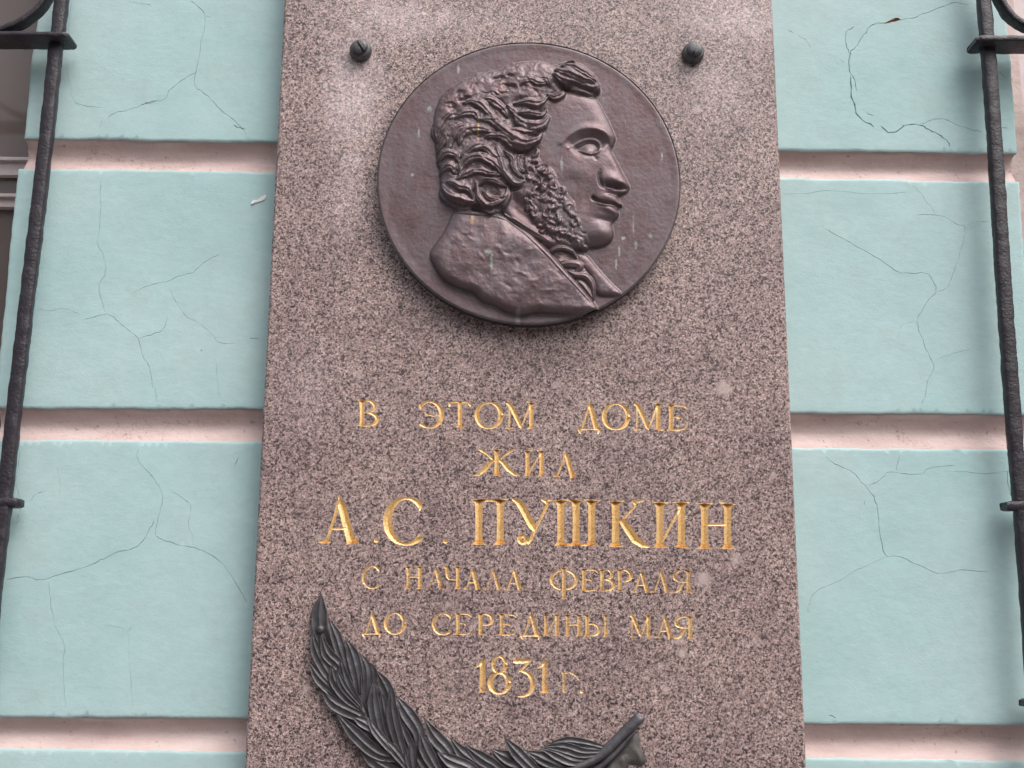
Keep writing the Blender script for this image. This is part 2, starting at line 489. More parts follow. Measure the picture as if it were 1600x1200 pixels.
# cracks traced from the wall, photo pixels: (points, width in px)
CR = [
    # upper left block
    ([(296, 0), (312, 12), (321, 30), (314, 65), (308, 105), (304, 133), (325, 150), (345, 172), (370, 192), (392, 220)], .95),
    ([(308, 112), (285, 125), (266, 140), (256, 155), (228, 163), (200, 172), (176, 178), (168, 190)], .8),
    ([(102, 95), (108, 125), (114, 155), (128, 164), (162, 168)], .7),
    ([(160, 185), (155, 205), (154, 220)], .5),
    ([(218, 163), (232, 160), (248, 156)], 1.1),
    ([(363, 195), (374, 200), (384, 201)], 1.4),
    ([(112, 0), (108, 30), (106, 55)], .8), ([(200, 2), (220, 5), (238, 9)], .5), ([(322, 25), (330, 26)], .8),
    # left block 2
    ([(155, 268), (157, 300), (156, 345), (152, 380), (160, 395), (165, 425), (155, 447), (163, 486), (176, 495), (195, 512), (216, 530), (222, 555), (232, 572), (238, 600), (243, 612), (243, 638)], .9),
    ([(55, 484), (80, 485), (102, 482), (128, 493)], .6), ([(128, 501), (150, 494), (168, 490)], .75),
    ([(216, 530), (240, 521), (256, 514), (262, 493)], .8),
    ([(205, 459), (232, 446), (260, 440), (282, 430), (302, 425), (318, 410), (345, 396)], .7),
    ([(262, 443), (274, 470), (292, 495), (312, 506), (330, 521), (345, 536), (372, 536)], .6),
    ([(390, 529), (404, 530)], 1.0), ([(338, 560), (340, 600), (345, 636)], .45), ([(313, 550), (316, 545)], 1.2),
    # left block 3
    ([(220, 690), (214, 712), (222, 728), (240, 748), (254, 775), (250, 800), (244, 828), (248, 841), (275, 850), (305, 857), (330, 868), (352, 886), (370, 915), (388, 946)], 1.0),
    ([(241, 813), (232, 830), (222, 848), (205, 858), (180, 864), (155, 876), (125, 889), (95, 897), (62, 906), (42, 902), (10, 905)], 1.05),
    ([(76, 907), (78, 935), (84, 970), (92, 990), (101, 1010), (98, 1040), (100, 1075), (103, 1110), (104, 1122)], .8),
    ([(265, 767), (285, 778), (298, 792), (295, 820), (300, 838), (304, 856)], .6),
    ([(160, 975), (180, 980), (200, 988), (202, 1030), (206, 1080), (209, 1122)], .6), ([(200, 988), (208, 975)], .5),
    ([(88, 725), (93, 755), (93, 780)], .5), ([(45, 784), (58, 772), (78, 764)], .6), ([(67, 788), (78, 806), (92, 818)], .4),
    ([(33, 700), (25, 750), (28, 770), (34, 785), (28, 810), (24, 825)], 1.0), ([(366, 731), (372, 715)], 1.1), ([(388, 700), (400, 712), (410, 722)], .5),
    # upper right block
    ([(1383, 35), (1362, 39), (1350, 55), (1340, 70), (1330, 80), (1327, 95), (1328, 110), (1336, 125), (1338, 143)], 1.4),
    ([(1329, 85), (1323, 70), (1323, 50), (1335, 42)], 1.2),
    ([(1330, 118), (1331, 150), (1336, 165), (1340, 180), (1352, 190), (1366, 198)], 2.2),
    ([(1405, 31), (1420, 29), (1445, 21), (1470, 12), (1490, 5), (1515, 8)], .9),
    ([(1376, 197), (1386, 206), (1396, 207), (1410, 199), (1414, 195), (1437, 195), (1452, 203), (1470, 212), (1482, 222), (1486, 233)], 1.9),
    ([(1437, 195), (1455, 187), (1472, 185), (1490, 192), (1520, 203), (1535, 205)], .8),
    ([(1565, 199), (1576, 200), (1586, 195)], 1.2), ([(1560, 110), (1570, 120), (1580, 124)], .8), ([(1355, 176), (1365, 181)], 1.3),
    ([(1230, 45), (1240, 52)], .8), ([(1310, 93), (1322, 97)], .5), ([(1245, 55), (1258, 62), (1268, 75)], .5),
    # right block 2
    ([(1290, 356), (1320, 374), (1345, 388), (1375, 406), (1408, 426), (1447, 427), (1458, 440), (1463, 456), (1450, 470), (1434, 502), (1442, 530), (1452, 555), (1460, 575), (1448, 600), (1445, 620), (1436, 640)], .8),
    ([(1463, 455), (1480, 450), (1488, 430), (1500, 395), (1508, 358), (1495, 350), (1470, 338), (1430, 336)], .65),
    ([(1508, 357), (1525, 347), (1545, 346)], .5), ([(1405, 282), (1430, 295), (1450, 318), (1462, 335)], .5),
    ([(1220, 305), (1260, 302), (1300, 298), (1360, 303), (1425, 300)], .5), ([(1462, 562), (1490, 552), (1520, 545)], .5), ([(1402, 530), (1410, 508), (1430, 502)], .4),
    # right block 3
    ([(1262, 690), (1280, 700), (1300, 722), (1322, 732), (1335, 740), (1345, 753), (1358, 765), (1370, 790), (1374, 830), (1384, 866), (1402, 869), (1435, 883), (1465, 896), (1500, 891), (1545, 893)], .85),
    ([(1355, 760), (1375, 750), (1390, 738), (1420, 741), (1440, 741), (1452, 732), (1495, 727)], .8),
    ([(1490, 736), (1520, 738), (1545, 740), (1575, 736)], .8), ([(1402, 680), (1407, 700), (1403, 720), (1400, 736)], .6),
    ([(1390, 870), (1350, 885), (1310, 908), (1275, 925), (1265, 940), (1262, 960)], .5),
    ([(1350, 790), (1352, 782)], .9), ([(1574, 735), (1576, 760), (1582, 778)], .9), ([(1295, 1118), (1312, 1124)], 2.2), ([(1318, 702), (1326, 708), (1328, 702)], 2.6),
]
BRICK_HOLE = [(1381, 37, 1.0), (1388, 34.5, 3.5), (1394, 32.5, 5), (1400, 30.5, 7), (1404, 30, 5), (1407, 31, 1)]

facade = thing('building_facade', 'turquoise plastered house wall with deep pink joints around the granite memorial plaque', 'building')

def crack_pts(pts, w):
    out = []
    sp = spline(pts, 4)
    for i, (x, y) in enumerate(sp):
        j = 1.0
        x += rng.uniform(-j, j); y += rng.uniform(-j, j)
        ww = w * rng.uniform(0.55, 1.45) * (0.35 if i in (0, len(sp) - 1) else 1)
        p = P(x, y, WALL_Y)
        out.append((p.x, p.z, ww * 0.00112))
    return out

def wall_block(jt, jb, x0f, x1f, cracked, step):
    """one block: jt/jb joints above and below it; x0f, x1f give its ends at height z"""
    ztop = lambda x: jz(jt, 1, x)
    zbot = lambda x: jz(jb, 0, x)
    cut = Cutter()
    xm0, xm1 = x0f((ztop(0) + zbot(0)) / 2), x1f((ztop(0) + zbot(0)) / 2)
    if cracked:
        zlo, zhi = zbot(0) + .012, ztop(0) - .012
        for k, (pts, w) in enumerate(CR):
            c = crack_pts(pts, w)
            zc = sum(q[1] for q in c) / len(c)
            if not (zlo - .02 < zc < zhi + .02): continue
            c = [q for q in c if zbot(q[0]) + .0075 < q[1] < ztop(q[0]) - .0075 and x0f(q[1]) + .01 < q[0] < x1f(q[1]) - .01]
            if len(c) > 1: cut.stroke(c, 1, 2.6)
        hb = [(P(x, y, WALL_Y).x, P(x, y, WALL_Y).z, w * .00112) for x, y, w in BRICK_HOLE]
        if zlo < hb[0][1] < zhi: cut.stroke(hb, 2, 1.6)
    # outline ring, wavy like a plasterer's edge, and an inner ring for the rounded arris
    ring = []
    nx = max(4, int((xm1 - xm0) / (step)))
    nz = max(3, int((ztop(0) - zbot(0)) / step))
    def wv(a, b): return 0.0026 * noise.noise(Vector((a * 9, b * 9, 1.7))) + 0.0015 * noise.noise(Vector((a * 45, b * 45, 5.2)))
    def side(inset):
        r = []
        for i in range(nx + 1):
            s = i / nx
            x = x0f(zbot(0)) * (1 - s) + x1f(zbot(0)) * s
            x = x + inset * (1 - 2 * s); r.append((x, zbot(x) + inset + wv(x, 1 + zbot(x))))
        for i in range(1, nz):
            z = zbot(xm1) + (ztop(xm1) - zbot(xm1)) * i / nz
            r.append((x1f(z) - inset + wv(z, 3), z))
        for i in range(nx + 1):
            s = 1 - i / nx
            x = x0f(ztop(0)) * (1 - s) + x1f(ztop(0)) * s
            x = x + inset * (1 - 2 * s); r.append((x, ztop(x) - inset + wv(x, 7 + ztop(x))))
        for i in range(1, nz):
            z = ztop(xm0) - (ztop(xm0) - zbot(xm0)) * i / nz
            r.append((x0f(z) + inset + wv(z, 3), z))
        return r
    outer, mid_, inner = side(0.0), side(0.0009), side(0.005)
    n = len(outer)
    ev = outer + mid_ + inner
    ee = [(i, (i + 1) % n) for i in range(n)]
    for i in range(1, nx):
        for k in range(1, nz):
            x = xm0 + (xm1 - xm0) * i / nx + rng.uniform(-.2, .2) * step
            z = zbot(x) + (ztop(x) - zbot(x)) * k / nz + rng.uniform(-.2, .2) * step
            if z - zbot(x) > .012 and ztop(x) - z > .012 and x0f(z) + .012 < x < x1f(z) - .012: ev.append((x, z))
    pts, of, tags, depth = cut.run(ev, ee)
    # drop triangles outside the outline (hull slivers)
    poly = np.array(outer)
    def inside(q):
        x, z = q; c = False; j = len(poly) - 1
        for i in range(len(poly)):
            if (poly[i, 1] > z) != (poly[j, 1] > z) and x < (poly[j, 0] - poly[i, 0]) * (z - poly[i, 1]) / (poly[j, 1] - poly[i, 1]) + poly[i, 0]: c = not c
            j = i
        return c
    near = lambda q: (q[1] - zbot(q[0]) < .012 or ztop(q[0]) - q[1] < .012 or q[0] - x0f(q[1]) < .012 or x1f(q[1]) - q[0] < .012)
    keep = []; mi = []; fdepth = []
    tri_mat = {None: 0, 1: 0, 2: 1}
    for f, tg in zip(of, tags):
        c = pts[list(f)].mean(0)
        if near(c) and not inside(c): continue
        keep.append(f); mi.append(tri_mat[tg]); fdepth.append(0.0 if tg is None else 1.0)
    def key(a): return (round(a[0], 5), round(a[1], 5))
    o_set = {key(p) for p in outer}; m_set = {key(p) for p in mid_}
    V = []
    for p, d in zip(pts, depth):
        y = WALL_Y + wall_wave(p[0], p[1]) + min(d, .012)
        k = key(p)
        if k in o_set: y += .0010
        elif k in m_set: y += .0001
        V.append(Q((p[0], y, p[1])))
    faces = tri_normals_fix(V, keep)
    # the grooves get vertices of their own, so the arris at each crack stays sharp
    vm = {}
    for k, f in enumerate(faces):
        if fdepth[k]:
            g = []
            for i in f:
                if i not in vm: vm[i] = len(V); V.append(V[i].copy())
                g.append(vm[i])
            faces[k] = tuple(g)
    # sides running back into the wall
    base = len(V)
    for p in outer:
        y = WALL_Y + wall_wave(p[0], p[1]) + .0010
        V.append(Q((p[0], y, p[1]))); V.append(Q((p[0], WALL_Y + .30, p[1])))
    for i in range(n):
        a, b = base + 2 * i, base + 2 * ((i + 1) % n)
        faces.append((a, b, b + 1, a + 1)); mi.append(0)
    o = mesh_obj('wall_block', V, faces, None, facade, True, [MAT['teal'], MAT['brick']], mi)
    sm_ = [d < 1e-7 for d in fdepth] + [False] * n
    o.data.polygons.foreach_set('use_smooth', sm_)
    return o

lj = lambda z: interp(LJ, z)
rj = lambda z: interp(RJ, z)
for i in range(len(JT) - 1):
    vis = 2 <= i <= 5
    wall_block(JT[i], JT[i + 1], lj, rj, vis, 0.014 if vis else 0.06)

# the pink V joints between the blocks
def wall_joint(j, x0f, x1f, detail=True):
    prof = [(0.0022, 0.0), (0.0045, -0.10), (0.016, -0.20), (0.0235, -0.40), (0.0245, -0.50), (0.0215, -0.60), (0.012, -0.82), (0.005, -0.965), (0.0035, -1.0)]
    za, zb = jz(j, 0, 0), jz(j, 1, 0)
    x0, x1 = x0f((za + zb) / 2) + .003, x1f((za + zb) / 2) - .003
    n = 160 if detail else 12
    V = []; Fc = []
    for i in range(n + 1):
        x = x0 + (x1 - x0) * i / n
        zt, zb = jz(j, 0, x) + .006, jz(j, 1, x) - .005
        for k, (d, s) in enumerate(prof):
            z = zt + (zt - zb) * s
            w = 0.0022 * noise.noise(Vector((x * 9, z * 30, 2.2))) + 0.0012 * noise.noise(Vector((x * 50, z * 60, 4.2)))
            mid_ = 1.0 if 0 < k < len(prof) - 1 else 0.0
            V.append(Q((x, WALL_Y + d + w * mid_ + (0.0015 if not mid_ else 0), z + 0.6 * w * mid_)))
    m = len(prof)
    for i in range(n):
        for k in range(m - 1):
            a = i * m + k
            Fc.append((a, a + 1, a + m + 1, a + m))
    # closing returns at the window reveals
    for i, sgn in ((0, -1), (n, 1)):
        b = len(V)
        for k in range(m):
            p = V[i * m + k]
            V.append(Vector((p.x + sgn * .002, p.y + .27, p.z)))
        for k in range(m - 1):
            a = i * m + k
            Fc.append((a, a + 1, b + k + 1, b + k))
    return mesh_obj('wall_joint', V, Fc, MAT['pink'], facade, True)
for i, j in enumerate(JT):
    wall_joint(j, lj, rj, 2 <= i <= 6)

# neighbouring piers beyond the two windows, plainer since the photograph does not reach them
WIN_W = 1.15
x_left_end = min(x for _, x in LJ); x_right_end = max(x for _, x in RJ)
xa, xb = x_left_end + .05 - WIN_W - 1.2, x_left_end + .05 - WIN_W
xc, xd = x_right_end - .05 + WIN_W, x_right_end - .05 + WIN_W + 1.2
for (p0, p1) in ((xa, xb), (xc, xd)):
    for i in range(len(JT) - 1):
        wall_block(JT[i], JT[i + 1], lambda z: p0, lambda z: p1, False, 0.06)
    for j in JT: wall_joint(j, lambda z: p0, lambda z: p1, False)

zmax = jz(JT[0], 0, 0); zmin = jz(JT[-1], 1, 0)
# plinth below the last joint and a band above the first
v, f = box_geo(xa - .02, xd + .02, DIST + WALL_Y - .02, DIST + WALL_Y + .30, -0.05, zmin - .012)
mesh_obj('plinth', v, f, MAT['pink'], facade, False)
v, f = box_geo(xa, xd, DIST + WALL_Y - .01, DIST + WALL_Y + .30, zmax + .01, zmax + .6)
mesh_obj('lintel_band', v, f, MAT['teal'], facade, False)

# ---------------------------------------------------------------- windows (parts of the house)
WY = WALL_Y + .12
def window(x0, x1, bars, pane_back, back_mat):
    """bars: list of (z0, z1) horizontal members; all boxes butt end to end"""
    z0, z1 = 0.95, zmax
    fr_v, fr_f = [], []
    def addb(a, b, c, d, e, g):
        v, f = box_geo(a, b, c, d, e, g); o = len(fr_v)
        fr_v.extend(v); fr_f.extend([tuple(i + o for i in q) for q in f])
    addb(x0, x0 + .055, DIST + WY, DIST + WY + .05, z0, z1)
    addb(x1 - .055, x1, DIST + WY, DIST + WY + .05, z0, z1)
    xm = (x0 + x1) / 2
    addb(xm - .03, xm + .03, DIST + WY, DIST + WY + .05, z0, z1)
    for (a, b) in bars:
        for (l, r) in ((x0 + .055, xm - .03), (xm + .03, x1 - .055)):
            addb(l, r, DIST + WY + .004, DIST + WY + .045, a, b)
            addb(l, r, DIST + WY - .006, DIST + WY + .003, b - .006, b)
    w = mesh_obj('window', fr_v, fr_f, MAT['frame'], facade, False)
    zs = sorted([z0] + [q for ab in bars for q in ab] + [z1])
    for (l, r) in ((x0 + .055, xm - .03), (xm + .03, x1 - .055)):
        for a, b in zip(zs[0::2], zs[1::2]):
            if b - a < .01: continue
            v, f = box_geo(l, r, DIST + WY + .020, DIST + WY + .024, a, b)
            mesh_obj('pane', v, f, MAT['glass'], w, False)
    return w
def zpix(px, py, y): return P(px, py, y).z
wl1 = x_left_end + .10
wl0 = wl1 - WIN_W - .1
bars_l = [(zpix(20, 272, WY), zpix(20, 247, WY)), (zpix(20, 322, WY), zpix(20, 304, WY)), (zpix(0, 1010, WY), zpix(0, 980, WY)), (zmax - .05, zmax), (.95, 1.0)]
# the near stile of the left sash sits behind the wall, so its glass runs to the jamb
window(wl0, wl1 + .16, sorted(bars_l), .1, None)
wr0 = P(1591, 150, WY).x
bars_r = [(zpix(1597, 700, WY), zpix(1597, 640, WY)), (zpix(1597, 60, WY), zpix(1597, -60, WY)), (zmax - .05, zmax), (.95, 1.0)]
v, f = box_geo(P(1560, 150, WY).x, wr0 - .002, DIST + WY - .02, DIST + WY + .04, .95, zmax)
mesh_obj('window_jamb', v, f, MAT['pink'], facade, False)
window(wr0, wr0 + WIN_W + .2, sorted(bars_r), .1, None)
def room(x0, x1, m, name):
    v, f = box_geo(x0, x1, DIST + WALL_Y + .302, DIST + WALL_Y + 1.6, .6, zmax + .3)
    f = [q for q in f if q != (0, 4, 5, 1)]
    return mesh_obj(name, v, f, m, facade, False)
room(wl0 - .1, wl1 + .2, MAT['room'], 'room_interior')
room(wr0 - .1, wr0 + WIN_W + .3, MAT['room'], 'room_interior')
def curtain(x0, x1, y, z0, z1, name, m):
    n = 90; V = []; Fc = []
    for i in range(n + 1):
        x = x0 + (x1 - x0) * i / n
        yy = y + .012 * math.sin(i * .9) + .006 * math.sin(i * 2.3)
        V += [Q((x, yy, z0)), Q((x, yy, z1))]
    for i in range(n): Fc.append((2 * i, 2 * i + 2, 2 * i + 3, 2 * i + 1))
    o = mesh_obj(name, V, Fc, m, None, True)
    return o
cu = curtain(wr0 + .02, wr0 + WIN_W + .15, WY + .14, .96, zmax, 'curtain', MAT['curtain'])
tag(cu, 'pale curtain hanging behind the glass of the window at the right edge', 'curtain')
for z in (.93,):
    for (a, b) in ((wl0, lj(z) - .004), (rj(z) + .004, wr0 + WIN_W + .2)):
        v, f = box_geo(a, b, DIST + WALL_Y - .03, DIST + WY - .008, z - .05, z + .0)
        mesh_obj('window_sill', v, f, MAT['pink'], facade, False)

# ================================================================ PLAQUE
plaque = thing('memorial_plaque', 'tall speckled pink-grey granite slab engraved with gilded Cyrillic lettering', 'memorial plaque')

# glyphs: x 0..1 of the letter's box, y 0 base..1 cap line, width relative to cap height
def stem(x, y0=0.0, y1=1.0, t=.135, st=1, sb=1):
    pts = []
    if sb: pts += [(x, y0, t + .17), (x, y0 + .02, t + .10), (x, y0 + .055, t + .03), (x, y0 + .11, t)]
    else: pts += [(x, y0, t)]
    pts += [(x, (y0 + y1) / 2, t * .92)]
    if st: pts += [(x, y1 - .12, t), (x, y1 - .07, t + .035), (x, y1 - .03, t + .13), (x, y1, t + .21)]
    else: pts += [(x, y1, t)]
    return pts
def line(x0, y0, x1, y1, w0, w1=None, n=3):
    w1 = w0 if w1 is None else w1
    return [(x0 + (x1 - x0) * i / n, y0 + (y1 - y0) * i / n, w0 + (w1 - w0) * i / n) for i in range(n + 1)]
def arc(cx, cy, rx, ry, a0, a1, w0, w1, n=14, pw=1.3):
    out = []
    for i in range(n + 1):
        a = math.radians(a0 + (a1 - a0) * i / n)
        out.append((cx + rx * math.cos(a), cy + ry * math.sin(a), w0 + (w1 - w0) * abs(math.cos(a)) ** pw))
    return out
def foot(x, y, w=.26, h=.035):
    return [(x - w / 2, y, .012), (x - w / 5, y + .012, h), (x, y + .018, h * 1.5), (x + w / 5, y + .012, h), (x + w / 2, y, .012)]
def serifw(x, y, dx, h=.035):
    return [(x - dx, y, .012), (x - dx * .3, y, h), (x + dx * .3, y, h), (x + dx, y, .012)]
HL = .045
def g_Lam(cross=False, tail=False):
    s = [[(.50, 1.0, .02), (.53, .90, .07), (.56, .82, .13), (.66, .50, .145), (.78, .12, .15), (.82, .04, .18), (.84, 0, .24)],
         [(.50, .88, .05), (.38, .50, HL), (.22, .10, HL), (.18, .03, .07), (.17, 0, .15)]]
    s.append(serifw(.15, .012, .15)); s.append(serifw(.84, .012, .16))
    if cross: s.append(line(.29, .30, .70, .30, .038))
    return s
def g_De():
    return [[(.50, 1.02, .02), (.53, .90, .07), (.56, .82, .13), (.66, .48, .145), (.80, .04, .15)],
            [(.50, .88, .05), (.38, .50, HL), (.20, .02, HL)],
            [(.0, .01, .03), (.12, .02, .05), (.5, .022, .035), (.88, .02, .05), (1.0, .01, .03)],
            [(.06, .03, .09), (.10, -.06, .06), (.14, -.15, .02)], [(.94, .03, .09), (.90, -.06, .06), (.86, -.15, .02)]]
def g_O(): return [arc(.5, .5, .44, .475, 0, 360, .035, .15, 26)]
def g_S(): return [arc(.54, .5, .48, .48, 42, 320, .035, .15, 24), [(.86, .72, .015), (.90, .80, .05), (.895, .86, .03)]]
def g_E():
    return [stem(.22), [(.25, .975, .05), (.6, .965, .04), (.82, .93, .05), (.97, .80, .02)],
            [(.25, .022, .05), (.6, .02, .04), (.84, .06, .05), (1.0, .26, .02)], [(.28, .52, .03), (.52, .51, .035), (.60, .51, .13), (.66, .51, .05)]]
def g_V():
    return [stem(.22), [(.25, .97, .04)] + [(x, y, w) for x, y, w in arc(.45, .75, .36, .225, 88, -88, .035, .11, 12)] + [(.25, .52, .035)],
            [(.4, .53, .035)] + arc(.45, .27, .47, .25, 85, -88, .035, .13, 12) + [(.25, .025, .04)]]
def g_R():
    return [stem(.22), [(.25, .97, .04)] + arc(.48, .71, .46, .26, 88, -95, .035, .13, 14) + [(.36, .46, .03)]]
def g_M():
    return [[(.05, 1.0, .12), (.12, .95, .05), (.13, .5, HL), (.12, .08, HL), (.12, 0, .09)], serifw(.12, .012, .13),
            [(.03, .99, .10), (.12, .93, .12), (.22, .75, .145), (.48, .10, .12), (.51, .0, .02)],
            [(.50, .03, .02), (.62, .35, HL), (.80, .88, .06)], stem(.84)]
def g_I(): return [stem(.2), stem(.80), line(.24, .10, .78, .90, .035)]
def g_N(): return [stem(.2), stem(.80), line(.22, .53, .80, .53, .04)]
def g_T(): return [stem(.5, st=0), [(.04, .80, .03), (.08, .88, .09), (.16, .96, .06), (.5, .97, .055), (.84, .96, .06), (.92, .88, .09), (.96, .80, .03)], [(.40, .97, .03), (.5, .92, .16), (.6, .97, .03)]]
def g_EE():
    return [arc(.46, .5, .47, .48, 140, -140, .035, .15, 24), [(.12, .70, .015), (.08, .80, .06), (.10, .86, .03)], [(.26, .60, .02), (.32, .52, .06), (.6, .46, .035), (.9, .50, .03)]]
def g_Zh():
    return [stem(.5, t=.14), [(.08, 1.0, .02), (.16, .95, .07), (.26, .85, .05), (.46, .55, .045)], [(.92, 1.0, .02), (.84, .95, .07), (.74, .85, .05), (.54, .55, .045)],
            [(.46, .60, .06), (.36, .50, .12), (.24, .25, .15), (.10, .05, .08), (-.02, 0, .02)], [(.54, .60, .06), (.64, .50, .12), (.76, .25, .15), (.90, .05, .08), (1.02, 0, .02)]]
def g_P(): return [stem(.2), stem(.80), line(.2, .975, .8, .975, .035)]
def g_U():
    return [[(.0, 1.0, .02), (.08, .985, .07), (.16, .95, .12), (.24, .85, .135), (.50, .42, .14), (.58, .28, .04)],
            [(.72, 1.0, .02), (.84, .97, .08), (.88, .88, .055), (.74, .62, .045), (.56, .30, .045), (.46, .10, .06), (.38, .02, .05)], serifw(.88, .985, .13),
            arc(.27, .12, .09, .08, 60, 400, .08, .09, 10)]
def g_Sh(): return [stem(.17, t=.13), stem(.50, t=.13), stem(.84, t=.13), line(.15, .02, .85, .02, .035)]
def g_K():
    return [stem(.18), line(.28, .52, .66, .90, .035), [(.56, 1.0, .02), (.64, .95, .09), (.70, .985, .05), (.86, 1.0, .015)],
            [(.26, .56, .02), (.34, .56, .12), (.48, .38, .15), (.64, .16, .15), (.82, .04, .10), (1.0, .0, .02)]]
def g_Ch(): return [[(.0, 1.0, .02), (.1, .98, .14), (.18, .92, .10), (.19, .70, .12), (.22, .54, .12), (.28, .44, .06)], line(.24, .42, .70, .40, .03), stem(.74, t=.13)]
def g_F(): return [stem(.5, -.36, 1.06, t=.13), arc(.5, .5, .44, .44, 100, 260, .035, .14, 14), arc(.5, .5, .44, .44, 80, -80, .035, .14, 14)]
def g_Ya():
    return [stem(.82), [(.80, .97, .035)] + arc(.52, .73, .44, .25, 90, 265, .035, .13, 14) + [(.78, .47, .035)],
            [(.62, .47, .03), (.50, .34, .08), (.34, .12, .10), (.18, .02, .07), (.0, 0, .02)]]
def g_Y():
    return [stem(.17, t=.13), [(.22, .58, .03), (.36, .59, .05)] + arc(.34, .31, .25, .27, 80, -90, .035, .12, 10) + [(.2, .03, .035)], stem(.84, t=.13)]
def g_1(): return [[(.66, 0, .28), (.66, .03, .20), (.66, .09, .145), (.66, .5, .135), (.66, .86, .13), (.74, .96, .08), (.88, 1.0, .02)], [(.62, .93, .1), (.40, .82, .06), (.0, .73, .02)]]
def g_8(): return [arc(.49, .77, .29, .215, 0, 360, .03, .085, 22), arc(.49, .28, .43, .27, 0, 360, .035, .125, 24)]
def g_3():
    return [[(.02, .96, .12), (.1, .945, .12), (.5, .94, .11), (.80, .95, .06), (.86, .985, .02)], line(.80, .95, .34, .66, .05),
            [(.26, .655, .02), (.36, .67, .05)] + arc(.36, .29, .56, .355, 78, -85, .04, .115, 16) + [(.20, -.07, .015)]]
def g_g(): return [[(.12, 0, .16), (.12, .05, .08), (.12, .5, .085), (.12, .9, .10), (.05, .98, .06), (-.02, 1.0, .02)], [(.15, .93, .05), (.45, .97, .05), (.75, .82, .05), (.98, .58, .015)]]
def g_dot(): return [[(.0, .5, .35), (.3, .5, .9), (.7, .5, .9), (1.0, .5, .35)]]
def g_B(): return g_V()

TEXT = [
    (g_B, 558, 592, 625, 666), (g_EE, 653, 693, 627, 669), (g_T, 700, 737, 627, 668.5), (g_O, 742.5, 785.5, 628, 670), (g_M, 790, 838, 628.5, 669.5),
    (g_De, 902, 939.5, 627, 671.5), (g_O, 941.5, 984, 630, 672), (g_M, 990, 1036, 630, 672), (g_E, 1041, 1075, 632, 672.5),
    (g_Zh, 741, 811, 702, 743.5), (g_I, 817, 853.5, 704, 744), (g_Lam, 864, 902, 704, 745),
    ('A', 498, 561, 774, 848), (g_dot, 584, 592, 841, 848), (g_S, 601.5, 664, 777, 852), (g_dot, 692.5, 700, 842.5, 849.5),
    (g_P, 737, 793, 780, 851), (g_U, 800, 863, 780.5, 851), (g_Sh, 864, 936, 781, 852.5), (g_K, 950, 1016, 782.5, 854.5), (g_I, 1020, 1076, 784.5, 856), (g_N, 1089, 1149, 786, 857.5),
    (g_S, 566.5, 595, 884, 920), (g_N, 632, 662, 885, 920), ('A', 665, 695, 885, 920), (g_Ch, 693, 723, 885, 920), ('A', 724, 751.5, 886, 920.5), (g_Lam, 755, 785.5, 887, 921), ('A', 787.5, 818, 888, 921.5),
    (g_F, 859, 903, 889, 923), (g_E, 906, 935.5, 889, 923.5), (g_B, 935, 961, 889.5, 923.5), (g_R, 963, 987.5, 890, 924), ('A', 986, 1017, 890, 925), (g_Lam, 1017, 1048, 891, 925), (g_Ya, 1051, 1081, 891, 926),
    (g_De, 565, 596.5, 957, 991), (g_O, 601, 633.5, 957, 991.5), (g_S, 676, 707, 958, 992), (g_E, 709, 738, 958, 991.5), (g_R, 745, 771, 958.5, 992), (g_E, 777, 808, 959, 992.5), (g_De, 812.5, 845.5, 956, 994),
    (g_I, 847.5, 876, 960, 993.5), (g_N, 881, 910.5, 960.5, 994), (g_Y, 910, 954, 961, 994.5), (g_M, 984, 1019, 961, 995.5), ('A', 1022, 1054, 962, 996.5), (g_Ya, 1053.5, 1084, 963, 997.5),
    (g_1, 742.5, 760, 1029.5, 1082), (g_8, 764, 797.5, 1025, 1084), (g_3, 802, 835.5, 1029.5, 1084.5), (g_1, 839.5, 857.5, 1030.5, 1083), (g_g, 877.5, 905.5, 1049.5, 1082), (g_dot, 906, 911.5, 1078.5, 1083.5),
]
cut = Cutter()
MMPX = (P(801, 800).x - P(800, 800).x)
for li, (g, x0, x1, yt, yb) in enumerate(TEXT):
    strokes = g_Lam(True) if g == 'A' else g()
    H = yb - yt; Wd = x1 - x0
    small = H < 45
    for s in strokes:
        pts = []
        s2 = s
        for (gx, gy, gw) in s2:
            px = x0 + gx * Wd + (rng.uniform(-.15, .15)); py = yb - gy * H
            if g is g_dot: w = gw * H
            else: w = (gw * (1.12 if not small else 1.18) + 0.012) * H
            p = P(px, py)
            pts.append((p.x, p.z, w * MMPX))
        cut.stroke(pts, li, 0.85)
# slab outline: photo edges carried on above and below the frame
def slab_x(side, z):
    a, b = ((444, 0), (382, 1200)) if side == 0 else ((1207, 0), (1260.5, 1200))
    A, B = P(*a), P(*b)
    return A.x + (B.x - A.x) * (z - A.z) / (B.z - A.z)
sz_top = P(800, 0).z + .28; sz_bot = P(800, 1200).z - .42
BEV = .004
outl = [(slab_x(0, sz_bot) + BEV, sz_bot + BEV), (slab_x(1, sz_bot) - BEV, sz_bot + BEV), (slab_x(1, sz_top) - BEV, sz_top - BEV), (slab_x(0, sz_top) + BEV, sz_top - BEV)]
ev = list(outl)
ee = [(0, 1), (1, 2), (2, 3), (3, 0)]
pts, of, tags, depth = cut.run(ev, ee, 1e-6)
V = [Q((p[0], d, p[1])) for p, d in zip(pts, depth)]
slab_f = [f for f, tg in zip(of, tags) if tg is None]
used = sorted({i for f in slab_f for i in f})
rem = {o: k for k, o in enumerate(used)}
SV = [V[i] for i in used]; SF = tri_normals_fix(SV, [tuple(rem[i] for i in f) for f in slab_f])
b0 = len(SV)
full = [(slab_x(0, sz_bot), sz_bot), (slab_x(1, sz_bot), sz_bot), (slab_x(1, sz_top), sz_top), (slab_x(0, sz_top), sz_top)]
for (x, z) in outl: SV.append(Q((x, 0, z)))
for (x, z) in full: SV.append(Q((x, BEV, z)))
